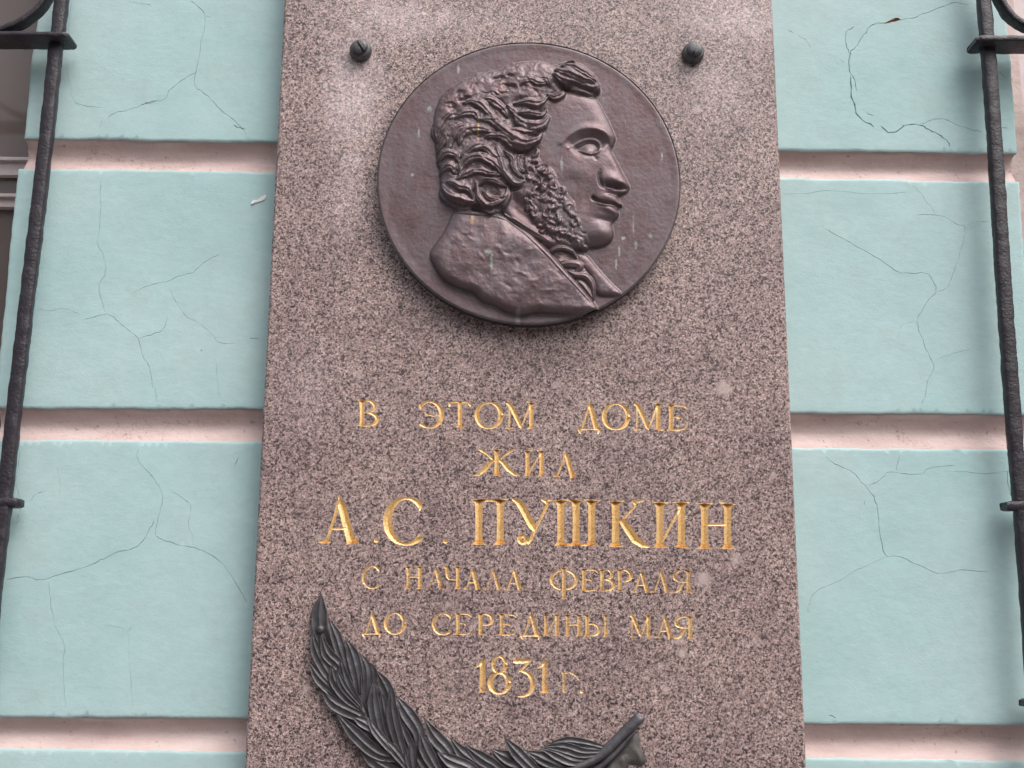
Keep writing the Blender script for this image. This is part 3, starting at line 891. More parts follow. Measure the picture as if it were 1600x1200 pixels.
for (x, z) in full: SV.append(Q((x, WALL_Y + .012, z)))
for i in range(4):
    k = (i + 1) % 4
    SF.append((b0 + i, b0 + 4 + i, b0 + 4 + k, b0 + k)); SF.append((b0 + 4 + i, b0 + 8 + i, b0 + 8 + k, b0 + 4 + k))
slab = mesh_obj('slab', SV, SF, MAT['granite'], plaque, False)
for li in range(len(TEXT)):
    lf = [f for f, tg in zip(of, tags) if tg == li]
    used = sorted({i for f in lf for i in f}); rem = {o: k for k, o in enumerate(used)}
    LV = [V[i] for i in used]
    g = TEXT[li][0]
    m = MAT['worn'] if (li in (22, 24, 27, 35)) else (MAT['thin'] if 22 <= li else MAT['gold'])
    nm = 'full_stop' if g is g_dot else ('numeral' if g in (g_1, g_8, g_3) else 'letter')
    if lf: mesh_obj(nm, LV, tri_normals_fix(LV, [tuple(rem[i] for i in f) for f in lf]), m, slab, False)

# slotted bolts fixing the slab
def lathe(profile, n=48):
    """profile: (radius, out) pairs, axis towards the street"""
    V = []; Fc = []
    for r, h in profile:
        for i in range(n):
            a = 2 * math.pi * i / n
            V.append((r * math.cos(a), -h, r * math.sin(a)))
    for k in range(len(profile) - 1):
        for i in range(n):
            j = (i + 1) % n
            Fc.append((k * n + i, k * n + j, (k + 1) * n + j, (k + 1) * n + i))
    Fc.append(tuple((len(profile) - 1) * n + i for i in range(n)))
    return V, Fc
def bolt(px, py, ang):
    c = Q(P(px, py, -.012))
    c.y = DIST
    V, Fc = lathe([(.0198, .000), (.0205, .003), (.0200, .010), (.0175, .014), (.0150, .0155), (.0142, .0150), (.0138, .0165)], 48)
    w = mesh_obj('bolt', [Vector(p) + c for p in V], Fc, MAT['bolt'], plaque, True)
    # head in two halves so that the slot is a real gap
    for s in (-1, 1):
        HV = []; HF = []
        prof = [(.0128, .016), (.0130, .0205), (.0112, .0235), (.0070, .0252), (.0, .0258)]
        n = 24; gap = .0016
        ca, sa = math.cos(ang), math.sin(ang)
        for r, h in prof:
            for i in range(n + 1):
                a = math.pi * i / n
                x, z = r * math.cos(a), max(r * math.sin(a), 0) * s + gap * s
                HV.append(Vector((x * ca - z * sa, -h, x * sa + z * ca)) + c)
        m = n + 1
        for k in range(len(prof) - 1):
            for i in range(n): HF.append((k * m + i, k * m + i + 1, (k + 1) * m + i + 1, (k + 1) * m + i))
        HF.append(tuple(k * m for k in range(len(prof))) + tuple(k * m + n for k in reversed(range(len(prof) - 1))))
        mesh_obj('bolt_head', HV, HF, MAT['bolt'], w, False)
    return w
bolt(563, 76, math.radians(-58))
bolt(1084, 80.5, math.radians(74))

# ================================================================ MEDALLION
MY = -0.026                                    # its face stands 26 mm off the granite
cl_, cr_ = P(588.5, 288, MY), P(1063.5, 296, MY)
RAD = (cr_.x - cl_.x) / 2
MCX = (cr_.x + cl_.x) / 2
MCZ = (P(838, 66.5, MY).z + P(838, 508, MY).z) / 2
RADZ = (P(838, 66.5, MY).z - P(838, 508, MY).z) / 2
print('medallion radii', RAD, RADZ, 'cz', MCZ)
N = 660
u = np.linspace(-1, 1, N)
U, Vv = np.meshgrid(u, u)
X = MCX + RAD * U * np.sqrt(1 - Vv ** 2 / 2)
Z = MCZ + RADZ * Vv * np.sqrt(1 - U ** 2 / 2)
pxg, pyg = project(X, np.full_like(X, MY - .009), Z)
ZX = (pxg - 580) * 2.5; ZY = (pyg - 50) * 2.5   # drawing units: 2.5 per photo pixel
UNIT = MMPX / 2.5 * .80

def lattice(scale, seed, x=None, y=None):
    x = ZX if x is None else x; y = ZY if y is None else y
    r = np.random.RandomState(seed).rand(256, 256)
    a, b = x / scale + 60, y / scale + 60
    i, j = np.floor(a).astype(int), np.floor(b).astype(int)
    fa, fb = a - i, b - j
    fa = fa * fa * (3 - 2 * fa); fb = fb * fb * (3 - 2 * fb)
    g = lambda p, q: r[np.mod(p, 256), np.mod(q, 256)]
    return (g(i, j) * (1 - fa) + g(i + 1, j) * fa) * (1 - fb) + (g(i, j + 1) * (1 - fa) + g(i + 1, j + 1) * fa) * fb
def fbm(scale, seed, o=3):
    s = 0; a = 1; t = 0
    for k in range(o):
        s = s + a * lattice(scale / 2 ** k, seed + k); t += a; a *= .55
    return s / t - .5
def sdf(poly, smooth=5):
    p = spline(list(poly) + [poly[0]], smooth) if smooth else np.array(list(poly) + [poly[0]], float)
    d = np.full(ZX.shape, 1e9); ins = np.zeros(ZX.shape, bool)
    for a, b in zip(p[:-1], p[1:]):
        ab = b - a; l2 = ab @ ab + 1e-9
        t = np.clip(((ZX - a[0]) * ab[0] + (ZY - a[1]) * ab[1]) / l2, 0, 1)
        d = np.minimum(d, np.hypot(ZX - a[0] - t * ab[0], ZY - a[1] - t * ab[1]))
        c = ((a[1] > ZY) != (b[1] > ZY)) & (ZX < (b[0] - a[0]) * (ZY - a[1]) / (b[1] - a[1] + 1e-12) + a[0])
        ins ^= c
    return np.where(ins, d, -d)
def dome(d, R):
    q = np.clip(d / R, 0, 1)
    return np.sqrt(1 - (1 - q) ** 2)
def sm(a, b, x):
    t = np.clip((x - a) / (b - a), 0, 1)
    return t * t * (3 - 2 * t)
def gauss(cx, cy, rx, ry, ang=0):
    a = math.radians(ang); dx, dy = ZX - cx, ZY - cy
    p = dx * math.cos(a) + dy * math.sin(a); q = -dx * math.sin(a) + dy * math.cos(a)
    return np.exp(-(p / rx) ** 2 - (q / ry) ** 2)
def sline(pts, n=7):
    """distance to, parameter along and signed offset from a curve"""
    p = spline(pts, n)
    mn, mx = p.min(0) - 70, p.max(0) + 70
    sel = (ZX > mn[0]) & (ZX < mx[0]) & (ZY > mn[1]) & (ZY < mx[1])
    x, y = ZX[sel], ZY[sel]
    best = np.full(x.shape, 1e9); par = np.zeros(x.shape); sg = np.zeros(x.shape)
    L = len(p) - 1
    for i in range(L):
        a, b = p[i], p[i + 1]; ab = b - a; l2 = ab @ ab + 1e-9
        t = np.clip(((x - a[0]) * ab[0] + (y - a[1]) * ab[1]) / l2, 0, 1)
        d = np.hypot(x - a[0] - t * ab[0], y - a[1] - t * ab[1])
        c = np.sign(ab[0] * (y - a[1]) - ab[1] * (x - a[0]))
        m = d < best
        best[m] = d[m]; par[m] = ((i + t) / L)[m]; sg[m] = (c * d)[m]
    return sel, best, par, sg

h = np.zeros_like(ZX)
lab = np.zeros(ZX.shape, int)                    # 0 disc 1 face 2 hair 3 whiskers 4 coat 5 cravat
# ---- face and neck
FACE = [(742, 225), (800, 222), (850, 236), (884, 258), (908, 298), (932, 345), (949, 385), (957, 412), (948, 438), (941, 458), (958, 492), (980, 535),
        (1002, 578), (1013, 603), (1003, 622), (978, 634), (966, 640), (973, 656), (984, 668), (980, 682), (966, 690), (970, 706), (964, 722), (948, 738),
        (944, 755), (949, 778), (944, 806), (922, 828), (884, 839), (840, 842), (760, 850), (690, 846), (600, 790), (510, 712), (520, 600), (560, 450), (660, 260)]
df = sdf(FACE, 4)
face = 36 * dome(df, 62) + 10 * dome(df, 170)
neck = sm(0, 46, (ZY - 640) * .82 - (ZX - 600) * .60)             # below the jaw the surface drops back
face = face * (1 - .42 * neck * sm(20, 60, df))
face += 7 * gauss(800, 560, 70, 60) + 8 * gauss(905, 790, 48, 38) - 7 * gauss(850, 650, 30, 60, 20)
face += 8 * gauss(900, 395, 60, 16, 15)                           # brow
# eye socket: steep under the brow, gentle below
sel, d, t, sg = sline([(742, 440), (775, 408), (820, 386), (872, 384), (915, 400), (940, 440)], 8)
v = face[sel]
below = sg > 0
v = v - np.where(below, 19 * sm(0, 40, d) * (1 - sm(58, 105, d)), 0) * sm(0, .14, t) * (1 - sm(.93, 1, t)) + np.where(~below, 4 * np.exp(-(d / 14) ** 2), 4 * np.exp(-(d / 8) ** 2))
face[sel] = v
eye = np.clip(1 - ((ZX - 848) / 44) ** 2 - ((ZY - 453) / 25) ** 2, 0, 1)
def ridge(f, pts, w, hh, taper=True):
    sel, d, t, sg = sline(pts)
    k = (np.sin(np.pi * np.clip(t, .02, .98)) ** .5) if taper else 1
    f[sel] += hh * np.exp(-(d / w) ** 2) * k
EYE = [(784, 459), (812, 445), (848, 431), (876, 434), (889, 452), (883, 471), (856, 477), (820, 469)]
de = sdf(EYE, 4)
face += np.where(de > 0, -8 * np.clip(de / 5, 0, 1) + 9 * gauss(850, 456, 30, 22), 0)
ridge(face, [(770, 460), (808, 437), (848, 423), (879, 427), (894, 446), (888, 472)], 4.2, 11)
ridge(face, [(792, 456), (822, 472), (855, 482), (884, 475)], 3.8, 7)
ridge(face, [(806, 470), (840, 488), (880, 488)], 7, -4)
ridge(face, [(868, 488), (876, 500), (884, 500)], 6, -5)
# nose
face += 11 * gauss(942, 577, 36, 22, 10) + 7 * gauss(985, 594, 20, 20) + 7 * gauss(950, 520, 16, 50, -28)
ridge(face, [(893, 548), (889, 575), (900, 602), (922, 612)], 7, -13)
nos = gauss(958, 606, 38, 9, 6)
face -= 30 * nos + 12 * gauss(925, 602, 14, 8, 20)
ridge(face, [(905, 596), (918, 613), (945, 617)], 4, 8)
face -= 8 * gauss(945, 634, 26, 7)
# mouth and chin
face += 6 * gauss(935, 652, 36, 12, 10) + 8 * gauss(935, 697, 36, 12, 14)
ridge(face, [(866, 650), (885, 664), (915, 672), (945, 673), (978, 684)], 5.5, -17, False)
ridge(face, [(872, 668), (905, 679), (940, 682), (962, 694)], 4.5, 8)
ridge(face, [(873, 640), (866, 652), (874, 668)], 6, -4)
face -= 9 * gauss(915, 738, 42, 13, 8)
face -= 4 * gauss(790, 590, 40, 30)
m = df > 0
h = np.where(m, np.maximum(face, 0), h); lab[m] = 1

# ---- coat, lapel and cravat
COAT = [(318, 695), (360, 684), (440, 696), (515, 712), (560, 744), (620, 782), (690, 846), (760, 925), (830, 1000), (888, 1078), (884, 1102), (800, 1106),
        (700, 1100), (640, 1098), (590, 1108), (525, 1092), (480, 1068), (430, 1050), (400, 1020), (330, 995), (275, 960), (240, 905), (228, 868), (245, 825), (285, 770)]
dc = sdf(COAT, 4)
edge = sm(700, 1000, ZY + (ZX - 300) * .25)                      # lower border steep, shoulder soft
coat = (30 + 16 * edge) * dome(dc, 80 - 46 * edge) + 6 * dome(dc, 140)
coat += 8 * fbm(90, 11) + 3.5 * fbm(26, 21) * sm(0, 30, dc)
coat += 7 * np.sin((ZX * .55 + ZY * .9) / 38 + 3 * fbm(110, 31)) * sm(20, 90, dc) * .5
LAPEL = [(800, 858), (845, 868), (885, 915), (930, 965), (976, 1012), (968, 1028), (925, 1030), (885, 1022), (866, 985), (840, 940), (800, 915)]
dl = sdf(LAPEL, 4)
lap = 22 * dome(dl, 26) + 5 * fbm(40, 3)
m = (dl > 0) & (lap > h); h = np.where(m, lap, h); lab[m] = 4
NECKFILL = [(690, 835), (760, 845), (810, 870), (850, 930), (880, 1000), (872, 1046), (850, 1035), (800, 980), (740, 920), (690, 870)]
dn = sdf(NECKFILL, 4)
crv = 20 * dome(dn, 26) + 16 * fbm(26, 41)
def lock(base, pts, w, hh, labv, strand=1.6, taper=.7, over=None, lift=0):
    global h, lab
    sel, d, t, sg = sline(pts)
    ww = w * np.maximum(np.sin(np.pi * np.clip(t * .9 + .05, 0, 1)) ** taper, .12)
    q = d / ww
    ins = q < 1
    bump_ = hh * np.sqrt(np.clip(1 - q ** 2, 0, 1)) * (.55 + .45 * np.sin(np.pi * t))
    val = base[sel] + lift + bump_ + strand * np.cos(sg / ww * 8.5 + 2 * t) * (1 - q * .6)
    cur = h[sel]; new = np.where(ins & (val > cur), val, cur)
    lb = lab[sel]; lb[ins & (val > cur)] = labv
    h[sel] = new; lab[sel] = lb
m = (dn > 0) & (crv > h * .8); h = np.where(m, crv, h); lab[m] = 5
b5 = np.full_like(h, 16.0)
for pts, w, hh in (([(694, 884), (706, 856), (745, 846), (785, 860), (803, 885)], 13, 26), ([(706, 890), (740, 898), (775, 886)], 15, 14), ([(735, 910), (775, 905), (812, 915), (800, 945)], 20, 20),
                   ([(760, 930), (800, 950), (838, 958), (862, 990), (868, 1040)], 15, 24), ([(790, 975), (820, 985), (846, 1020), (866, 1044)], 18, 18), ([(815, 955), (858, 965)], 10, 16)):
    lock(b5, pts, w, hh, 5, 1.2)
m = (dc > 0) & (coat > h * .55)
h = np.where(m, np.maximum(coat, 6), h); lab[m] = 4
bc = np.maximum(coat, 8)
for pts, w, hh in (([(505, 712), (560, 752), (620, 800), (700, 880), (770, 958), (835, 1030), (886, 1090)], 11, 7), ([(330, 702), (400, 700), (480, 708), (540, 735)], 16, 8)):
    lock(bc, pts, w, hh, 4, 0)
b4 = np.full_like(h, 22.0)
for pts, w, hh in (([(520, 712), (570, 745), (625, 785), (680, 812), (735, 838)], 13, 16), ([(545, 722), (610, 768), (690, 812)], 6, 24)):
    lock(b4, pts, w, hh, 4, 1)
for k in range(26):                                              # chasing marks on the cloth
    x = rng.uniform(330, 760); y = rng.uniform(780, 1070); a = rng.uniform(-.3, 1.0); l = rng.uniform(25, 70)
    sel, d, t, sg = sline([(x, y), (x + l * .5 * math.cos(a), y + l * .5 * math.sin(a) + rng.uniform(-8, 8)), (x + l * math.cos(a), y + l * math.sin(a))], 4)
    ok = (dc[sel] > 25)
    hv = h[sel]; hv[ok] += (rng.choice((-1, 1)) * 2.4 * np.exp(-(d / 7) ** 2) * np.sin(np.pi * t))[ok]; h[sel] = hv

# ---- hair
ZX0, ZY0 = ZX, ZY
_wx, _wy = fbm(46, 201), fbm(46, 221)
ZX = ZX0 + 16 * _wx; ZY = ZY0 + 16 * _wy          # nothing modelled by hand is a clean curve
HAIR = [(240, 410), (243, 330), (262, 268), (310, 210), (390, 165), (470, 148), (540, 122), (600, 106), (660, 104), (705, 122), (750, 108), (800, 108), (840, 132),
        (880, 165), (897, 200), (888, 236), (850, 232), (800, 214), (755, 225), (745, 256), (705, 268), (692, 320), (688, 372), (655, 440), (612, 470), (600, 540), (590, 600),
        (545, 612), (532, 660), (500, 692), (450, 700), (400, 688), (335, 682), (285, 648), (268, 580), (262, 520), (250, 460)]
dh = sdf(HAIR, 4)
soft = sm(560, 180, ZX + ZY * .6)                                # crown melts into the disc at top left
soft = np.clip(1 - sm(350, 900, ZX * .55 + ZY), 0, 1)
hair = (40 - 8 * soft) * dome(dh, 30 + 120 * soft) + 8 * dome(dh, 150)
hair += 10 * fbm(60, 51) * sm(0, 40, dh) + 8 * fbm(24, 61) * sm(0, 30, dh)
m = dh > 0
hair = np.maximum(hair, h * .97) + 5 * dome(dh, 14) * (1 - soft)
h = np.where(m, np.maximum(hair, 2), h); lab[m] = 2
bh = np.maximum(hair, 6)
def groove(pts, w, hh):
    sel, d, t, sg = sline(pts)
    h[sel] -= hh * np.exp(-(d / w) ** 2) * np.sin(np.pi * np.clip(t, .02, .98)) ** .5
for pts, w, hh in (([(475, 190), (505, 176), (530, 190)], 9, 12), ([(525, 165), (545, 172), (560, 178)], 8, 10), ([(520, 212), (545, 212), (570, 222)], 8, 12), ([(330, 250), (350, 238), (375, 244)], 8, 9),
                   ([(340, 285), (370, 272), (410, 285), (440, 310)], 12, 16), ([(470, 260), (500, 275), (530, 300)], 12, 12), ([(555, 280), (580, 268), (620, 270)], 9, 12),
                   ([(310, 300), (340, 300)], 8, 9), ([(620, 196), (650, 206), (680, 200)], 8, 12), ([(500, 300), (530, 330), (580, 400)], 12, 12), ([(320, 335), (350, 320), (380, 330)], 8, 10),
                   ([(520, 455), (560, 475), (600, 478)], 14, 12)):
    groove(pts, w, hh)
LOCKS = [
    ([(365, 285), (400, 276), (436, 290), (462, 322), (480, 345)], 17, 20), ([(440, 270), (475, 275), (505, 300), (530, 335)], 20, 16), ([(330, 345), (365, 318), (405, 322), (420, 350)], 20, 17),
    ([(255, 430), (250, 390), (272, 350), (310, 325)], 22, 20), ([(262, 470), (285, 425), (300, 385), (345, 362)], 20, 22), ([(300, 460), (318, 415), (345, 385), (392, 372)], 20, 24),
    ([(345, 445), (352, 412), (385, 388), (430, 386), (470, 400)], 21, 24), ([(425, 345), (465, 345), (500, 372), (540, 400)], 20, 22), ([(265, 500), (290, 478), (325, 488), (335, 515)], 20, 24),
    ([(270, 560), (285, 535), (315, 535), (325, 560)], 20, 24), ([(590, 205), (620, 190), (655, 205), (690, 200)], 15, 16), ([(640, 180), (680, 190), (700, 215)], 12, 12),
    ([(690, 250), (715, 262), (742, 250), (750, 232)], 19, 30), ([(560, 285), (610, 282), (655, 285), (690, 262)], 20, 26), ([(530, 290), (555, 310), (575, 330)], 14, 14),
    ([(558, 330), (590, 365), (635, 378), (670, 365), (690, 338)], 25, 32), ([(565, 322), (610, 325), (660, 330), (685, 318)], 17, 30), ([(470, 335), (500, 375), (545, 415), (600, 440), (640, 432), (662, 405)], 27, 34),
    ([(510, 390), (560, 395), (610, 405), (655, 395)], 18, 30), ([(445, 420), (500, 415), (545, 440), (600, 462), (640, 450)], 20, 26),
    ([(345, 570), (352, 535), (385, 505), (430, 498), (470, 512), (500, 545), (528, 585)], 21, 30), ([(400, 470), (440, 460), (480, 490), (505, 535), (520, 570)], 17, 24),
    ([(350, 500), (380, 470), (420, 450), (465, 455)], 17, 20), ([(490, 462), (505, 520), (535, 580), (570, 604), (595, 590)], 15, 34), ([(520, 470), (545, 500), (560, 545), (590, 575)], 14, 22),
    ([(598, 482), (575, 500), (580, 540), (602, 545), (606, 505)], 11, 20), ([(335, 585), (370, 560), (415, 552), (455, 555), (500, 570)], 18, 25),
    ([(278, 600), (292, 640), (330, 662), (375, 676), (405, 672)], 28, 34), ([(300, 590), (340, 610), (380, 625), (398, 655)], 19, 28), ([(390, 600), (392, 640), (410, 680)], 10, 24),
    ([(415, 600), (418, 650), (450, 690), (500, 688), (530, 650), (533, 610)], 22, 34), ([(425, 605), (450, 590), (490, 598), (525, 612)], 17, 32), ([(440, 630), (470, 660), (510, 655)], 16, 24),
    ([(715, 170), (760, 195), (810, 215), (855, 228), (885, 218)], 30, 34), ([(720, 150), (765, 165), (815, 190), (870, 205)], 24, 38), ([(745, 130), (790, 145), (835, 170), (878, 190)], 20, 36), ([(760, 118), (790, 115), (800, 140)], 10, 30),
]
for pts, w, hh in LOCKS: lock(bh, pts, w, hh * .84, 2, 3.0)
for k in range(60):                                              # small tufts, random tool marks between the locks
    x = rng.uniform(260, 680); y = rng.uniform(170, 660)
    a = rng.uniform(-.6, .9); l = rng.uniform(24, 48); s = rng.choice((-1, 1))
    i = np.unravel_index(np.argmin((ZX - x) ** 2 + (ZY - y) ** 2), ZX.shape)
    if dh[i] < 30 or lab[i] != 2: continue
    dx, dy = math.cos(a), math.sin(a)
    groove([(x, y), (x + dx * l * .5 - dy * s * 8, y + dy * l * .5 + dx * s * 8), (x + dx * l, y + dy * l)], 4.5, 4.5)
# cast-shadow side of the deep locks is real relief: dig under them
for pts, w, hh in (([(700, 190), (750, 222), (815, 246), (868, 254)], 9, 8), ([(572, 400), (630, 412), (672, 395)], 8, 12), ([(545, 455), (600, 478), (645, 468)], 10, 16), ([(505, 590), (545, 615), (592, 612)], 7, 8),
                   ([(425, 545), (395, 545), (370, 575)], 8, 10), ([(400, 590), (402, 640), (415, 690)], 5, 14)):
    groove(pts, w, hh)

# ---- whiskers
WHISK = [(612, 480), (640, 466), (662, 490), (672, 520), (712, 548), (730, 590), (765, 632), (790, 660), (797, 710), (815, 760), (842, 800), (846, 850), (800, 846), (745, 826), (690, 800),
         (640, 762), (604, 712), (592, 660), (600, 600), (612, 560), (600, 520)]
dw = sdf(WHISK, 4)
wh = 40 * dome(dw, 40) + 12 * fbm(28, 71)
m = dw > 0
wh = np.maximum(wh, h * .98) + 3 * dome(dw, 12)
h = np.where(m, wh, h); lab[m] = 3
bw = wh - 4
r2 = random.Random(31)
for k in range(120):
    x = r2.uniform(590, 850); y = r2.uniform(470, 850)
    i = np.unravel_index(np.argmin((ZX - x) ** 2 + (ZY - y) ** 2), ZX.shape)
    if dw[i] < 7: continue
    a = r2.uniform(0, 6.28); r = r2.uniform(8, 15); sp = r2.uniform(2.6, 4.4); s = r2.choice((-1, 1))
    pts = [(x + r * math.cos(a + s * sp * q / 4), y + r * math.sin(a + s * sp * q / 4) * 1.1 + q * 1.5) for q in range(5)]
    lock(bw, pts, r2.uniform(8, 12), r2.uniform(12, 20), 3, .8, .6)
for k in range(70):
    x = r2.uniform(600, 840); y = r2.uniform(480, 840)
    i = np.unravel_index(np.argmin((ZX - x) ** 2 + (ZY - y) ** 2), ZX.shape)
    if dw[i] < 8: continue
    a = r2.uniform(0, 3.1); l = r2.uniform(8, 18)
    groove([(x, y), (x + l * .5 * math.cos(a), y + l * .5 * math.sin(a) + 3), (x + l * math.cos(a), y + l * math.sin(a))], 4.5, 9)
ZX, ZY = ZX0, ZY0
h = h + np.where((lab == 2) | (lab == 3), 5.0 * fbm(17, 301), 0) + np.where(lab == 4, 1.6 * fbm(14, 311), 0) + np.where(lab == 1, .7 * fbm(16, 321), 0)
h = np.where(lab == 0, 0, np.maximum(h, 0))
# light smoothing on the grid, then the hand-worked disc itself
def blur(a, n=1):
    for _ in range(n):
        p = np.pad(a, 1, mode='edge')
        a = (p[:-2, 1:-1] + p[2:, 1:-1] + p[1:-1, :-2] + p[1:-1, 2:] + 2 * p[1:-1, 1:-1]) / 6
    return a
hs = blur(h, 2)
rr = np.sqrt(U ** 2 + Vv ** 2 - U ** 2 * Vv ** 2)                # 0 centre .. 1 rim
rim = 2.0 * sm(.93, .985, rr) - 5 * sm(.985, 1.0, rr)
dome_ = 3.0 * fbm(160, 81) + 1.2 * fbm(45, 91)
HT = hs + (rim + dome_) * 1.0
# patina: light dust-green in the hollows next to raised forms
lapl = blur(h, 9) - blur(h, 1)
pat = np.clip(lapl / 4.5, 0, 1)
ring = np.clip((blur((lab > 0).astype(float), 5)), 0, 1)
pat = np.clip(pat + np.where(lab == 0, sm(.03, .35, ring) * .7, 0) + .35 * sm(.965, .995, rr), 0, 1)
Yg = MY - HT * UNIT
gx = np.gradient(Yg, axis=1); xx = np.gradient(X, axis=1); gz = np.gradient(Yg, axis=0); zz = np.gradient(Z, axis=0)
P3 = np.stack([X, Yg + DIST, Z], -1)
tu = np.gradient(P3, axis=1); tv = np.gradient(P3, axis=0)
nrm = np.cross(tu, tv)
nrm /= (np.linalg.norm(nrm, axis=-1, keepdims=True) + 1e-12)
nrm[nrm[..., 1] > 0] *= -1
flatP = P3.reshape(-1, 3); flatN = nrm.reshape(-1, 3); flatA = pat.reshape(-1)
ii, jj = np.meshgrid(np.arange(N - 1), np.arange(N - 1), indexing='ij')
q0 = ii * N + jj
quads = np.stack([q0, q0 + 1, q0 + N + 1, q0 + N], -1).reshape(-1, 4)
ql = lab[:-1, :-1].reshape(-1)
medal = thing('bronze_medallion', 'round brown bronze medallion with relief profile of a curly-haired man', 'medallion')
def relief(name, sel):
    q = quads[sel]
    used, inv = np.unique(q, return_inverse=True)
    q = inv.reshape(-1, 4)
    me = bpy.data.meshes.new(name)
    me.vertices.add(len(used)); me.vertices.foreach_set('co', flatP[used].reshape(-1))
    me.loops.add(q.size); me.loops.foreach_set('vertex_index', q.reshape(-1).astype(np.int32))
    me.polygons.add(len(q)); me.polygons.foreach_set('loop_start', np.arange(0, q.size, 4, dtype=np.int32))
    me.polygons.foreach_set('use_smooth', np.ones(len(q), bool))
    me.update(calc_edges=True)
    me.materials.append(MAT['bronze'])
    a = me.attributes.new('patina', 'FLOAT', 'POINT')
    a.data.foreach_set('value', flatA[used].astype(np.float32))
    me.normals_split_custom_set_from_vertices(flatN[used].tolist())
    o = bpy.data.objects.new(name, me); C.objects.link(o); o.parent = medal
    return o
for k, nm in enumerate(('disc', 'face', 'hair', 'side_whiskers', 'coat', 'cravat')):
    relief(nm, ql == k)
# rim and back of the disc
RV = []; RF = []
n = 160
for i in range(n):
    a = 2 * math.pi * i / n
    x, z = MCX + RAD * math.cos(a), MCZ + RADZ * math.sin(a)
    x2, z2 = MCX + (RAD - .0015) * math.cos(a), MCZ + (RADZ - .0015) * math.sin(a)
    RV += [Q((x, MY - .0006, z)), Q((x2, MY + .010, z2)), Q((x2, -.0005, z2))]
for i in range(n):
    j = (i + 1) % n
    for k in range(2): RF.append((3 * i + k, 3 * i + k + 1, 3 * j + k + 1, 3 * j + k))
RF.append(tuple(3 * i + 2 for i in range(n)))
mesh_obj('rim', RV, RF, MAT['rimm'], medal, True)

# ================================================================ PALM BRANCH
palm = thing('palm_branch', 'dark blue-grey bronze palm frond curving along the foot of the slab, riveted at its tip', 'branch')
def A1(x, y): return (470 + x / 4.286, 920 + y / 4.286)
def A2(x, y): return (660 + x / 4.324, 1040 + y / 4.324)
def leaf(pts, w, lift, name='leaf', tw=0.0, tipw=.0, peak=.42, mirror=False):
    """pts from tip to base in photo px; w full width in px; lift in metres off the granite"""
    sp = spline(pts, 6)
    n = len(sp)
    V = []; Fc = []
    # across: (offset -1..1, height factor)
    sec = [(-1, -1.0), (-.985, .10), (-.945, .27), (-.88, .05), (-.5, -.03), (-.07, .04), (0, .36), (.07, .04), (.5, -.03), (.88, .05), (.945, .27), (.985, .10), (1, -1.0)]
    lift = lift * .62 + .003
    w *= 1.42
    tw = rng.uniform(-.24, .24)
    P3d = [P(x, y, -lift) for x, y in sp]
    for i, p in enumerate(P3d):
        a = P3d[max(i - 1, 0)]; b = P3d[min(i + 1, n - 1)]
        dx, dz = b.x - a.x, b.z - a.z; l = math.hypot(dx, dz) or 1
        nx, nz = -dz / l, dx / l
        s = i / (n - 1)
        prof = min(1, (s / .34) ** .8) * (1 - .45 * max(0, s - .55) / .45)
        hw = w * MMPX / 2 * max(prof, .03)
        arch = math.sin(math.pi * (s * .9 + .05)) * .0025
        for (o, hh) in sec:
            wob = .0006 * noise.noise(Vector((p.x * 80 + o, p.z * 80, lift * 300)))
            V.append(Q((p.x + nx * hw * o, -(lift + arch * .7 + hh * min(hw, .009) * .62 + tw * o * hw + wob), p.z + nz * hw * o)))
    m = len(sec)
    for i in range(n - 1):
        for k in range(m - 1): Fc.append((i * m + k, i * m + k + 1, (i + 1) * m + k + 1, (i + 1) * m + k))
    return mesh_obj(name, V, tri_normals_fix(V, Fc), MAT['leafm'], palm, True)
# solid cast bed beneath the leaves
BED = [A1(*p) for p in ((120, 120), (160, 200), (235, 330), (300, 400), (370, 500), (430, 560), (500, 640), (600, 760), (700, 860), (790, 980), (850, 1010), (930, 1060), (1010, 1110))] + \
      [A2(*p) for p in ((330, 590), (430, 640), (560, 625), (700, 600), (850, 560), (1000, 545), (1190, 570), (1300, 500), (1440, 440), (1440, 520), (1300, 640), (1200, 760), (1000, 840), (600, 860), (300, 860), (80, 820))] + \
      [A1(*p) for p in ((700, 1330), (560, 1260), (450, 1150), (380, 1040), (280, 900), (200, 790), (140, 700), (90, 560), (95, 430), (85, 300), (95, 180))]
bv = [P(x, y, -.004) for x, y in BED]
ncut = Cutter()
minx, maxx = min(p.x for p in bv), max(p.x for p in bv); minz, maxz = min(p.z for p in bv), max(p.z for p in bv)
bpoly = [(p.x, p.z) for p in bv]
def inpoly(x, z, poly):
    c = False; j = len(poly) - 1
    for i in range(len(poly)):
        if (poly[i][1] > z) != (poly[j][1] > z) and x < (poly[j][0] - poly[i][0]) * (z - poly[i][1]) / (poly[j][1] - poly[i][1]) + poly[i][0]: c = not c
        j = i
    return c
def pdist(x, z, poly):
    best = 9
    for i in range(len(poly)):
        ax, az_ = poly[i - 1]; bx, bz = poly[i]
        l2 = (bx - ax) ** 2 + (bz - az_) ** 2
        t = min(1, max(0, ((x - ax) * (bx - ax) + (z - az_) * (bz - az_)) / l2))
        best = min(best, math.hypot(x - ax - t * (bx - ax), z - az_ - t * (bz - az_)))
    return best
gp = []
x = minx
while x < maxx:
    z = minz
    while z < maxz:
        if inpoly(x, z, bpoly) and pdist(x, z, bpoly) > .003: gp.append((x, z))
        z += .006
    x += .006
nb = len(bpoly)
r = delaunay_2d_cdt([Vector(q) for q in bpoly + gp], [(i, (i + 1) % nb) for i in range(nb)], [], 1, 1e-6, True)
BF = [f for f in r[2] if inpoly(sum(r[0][i].x for i in f) / 3, sum(r[0][i].y for i in f) / 3, bpoly)]
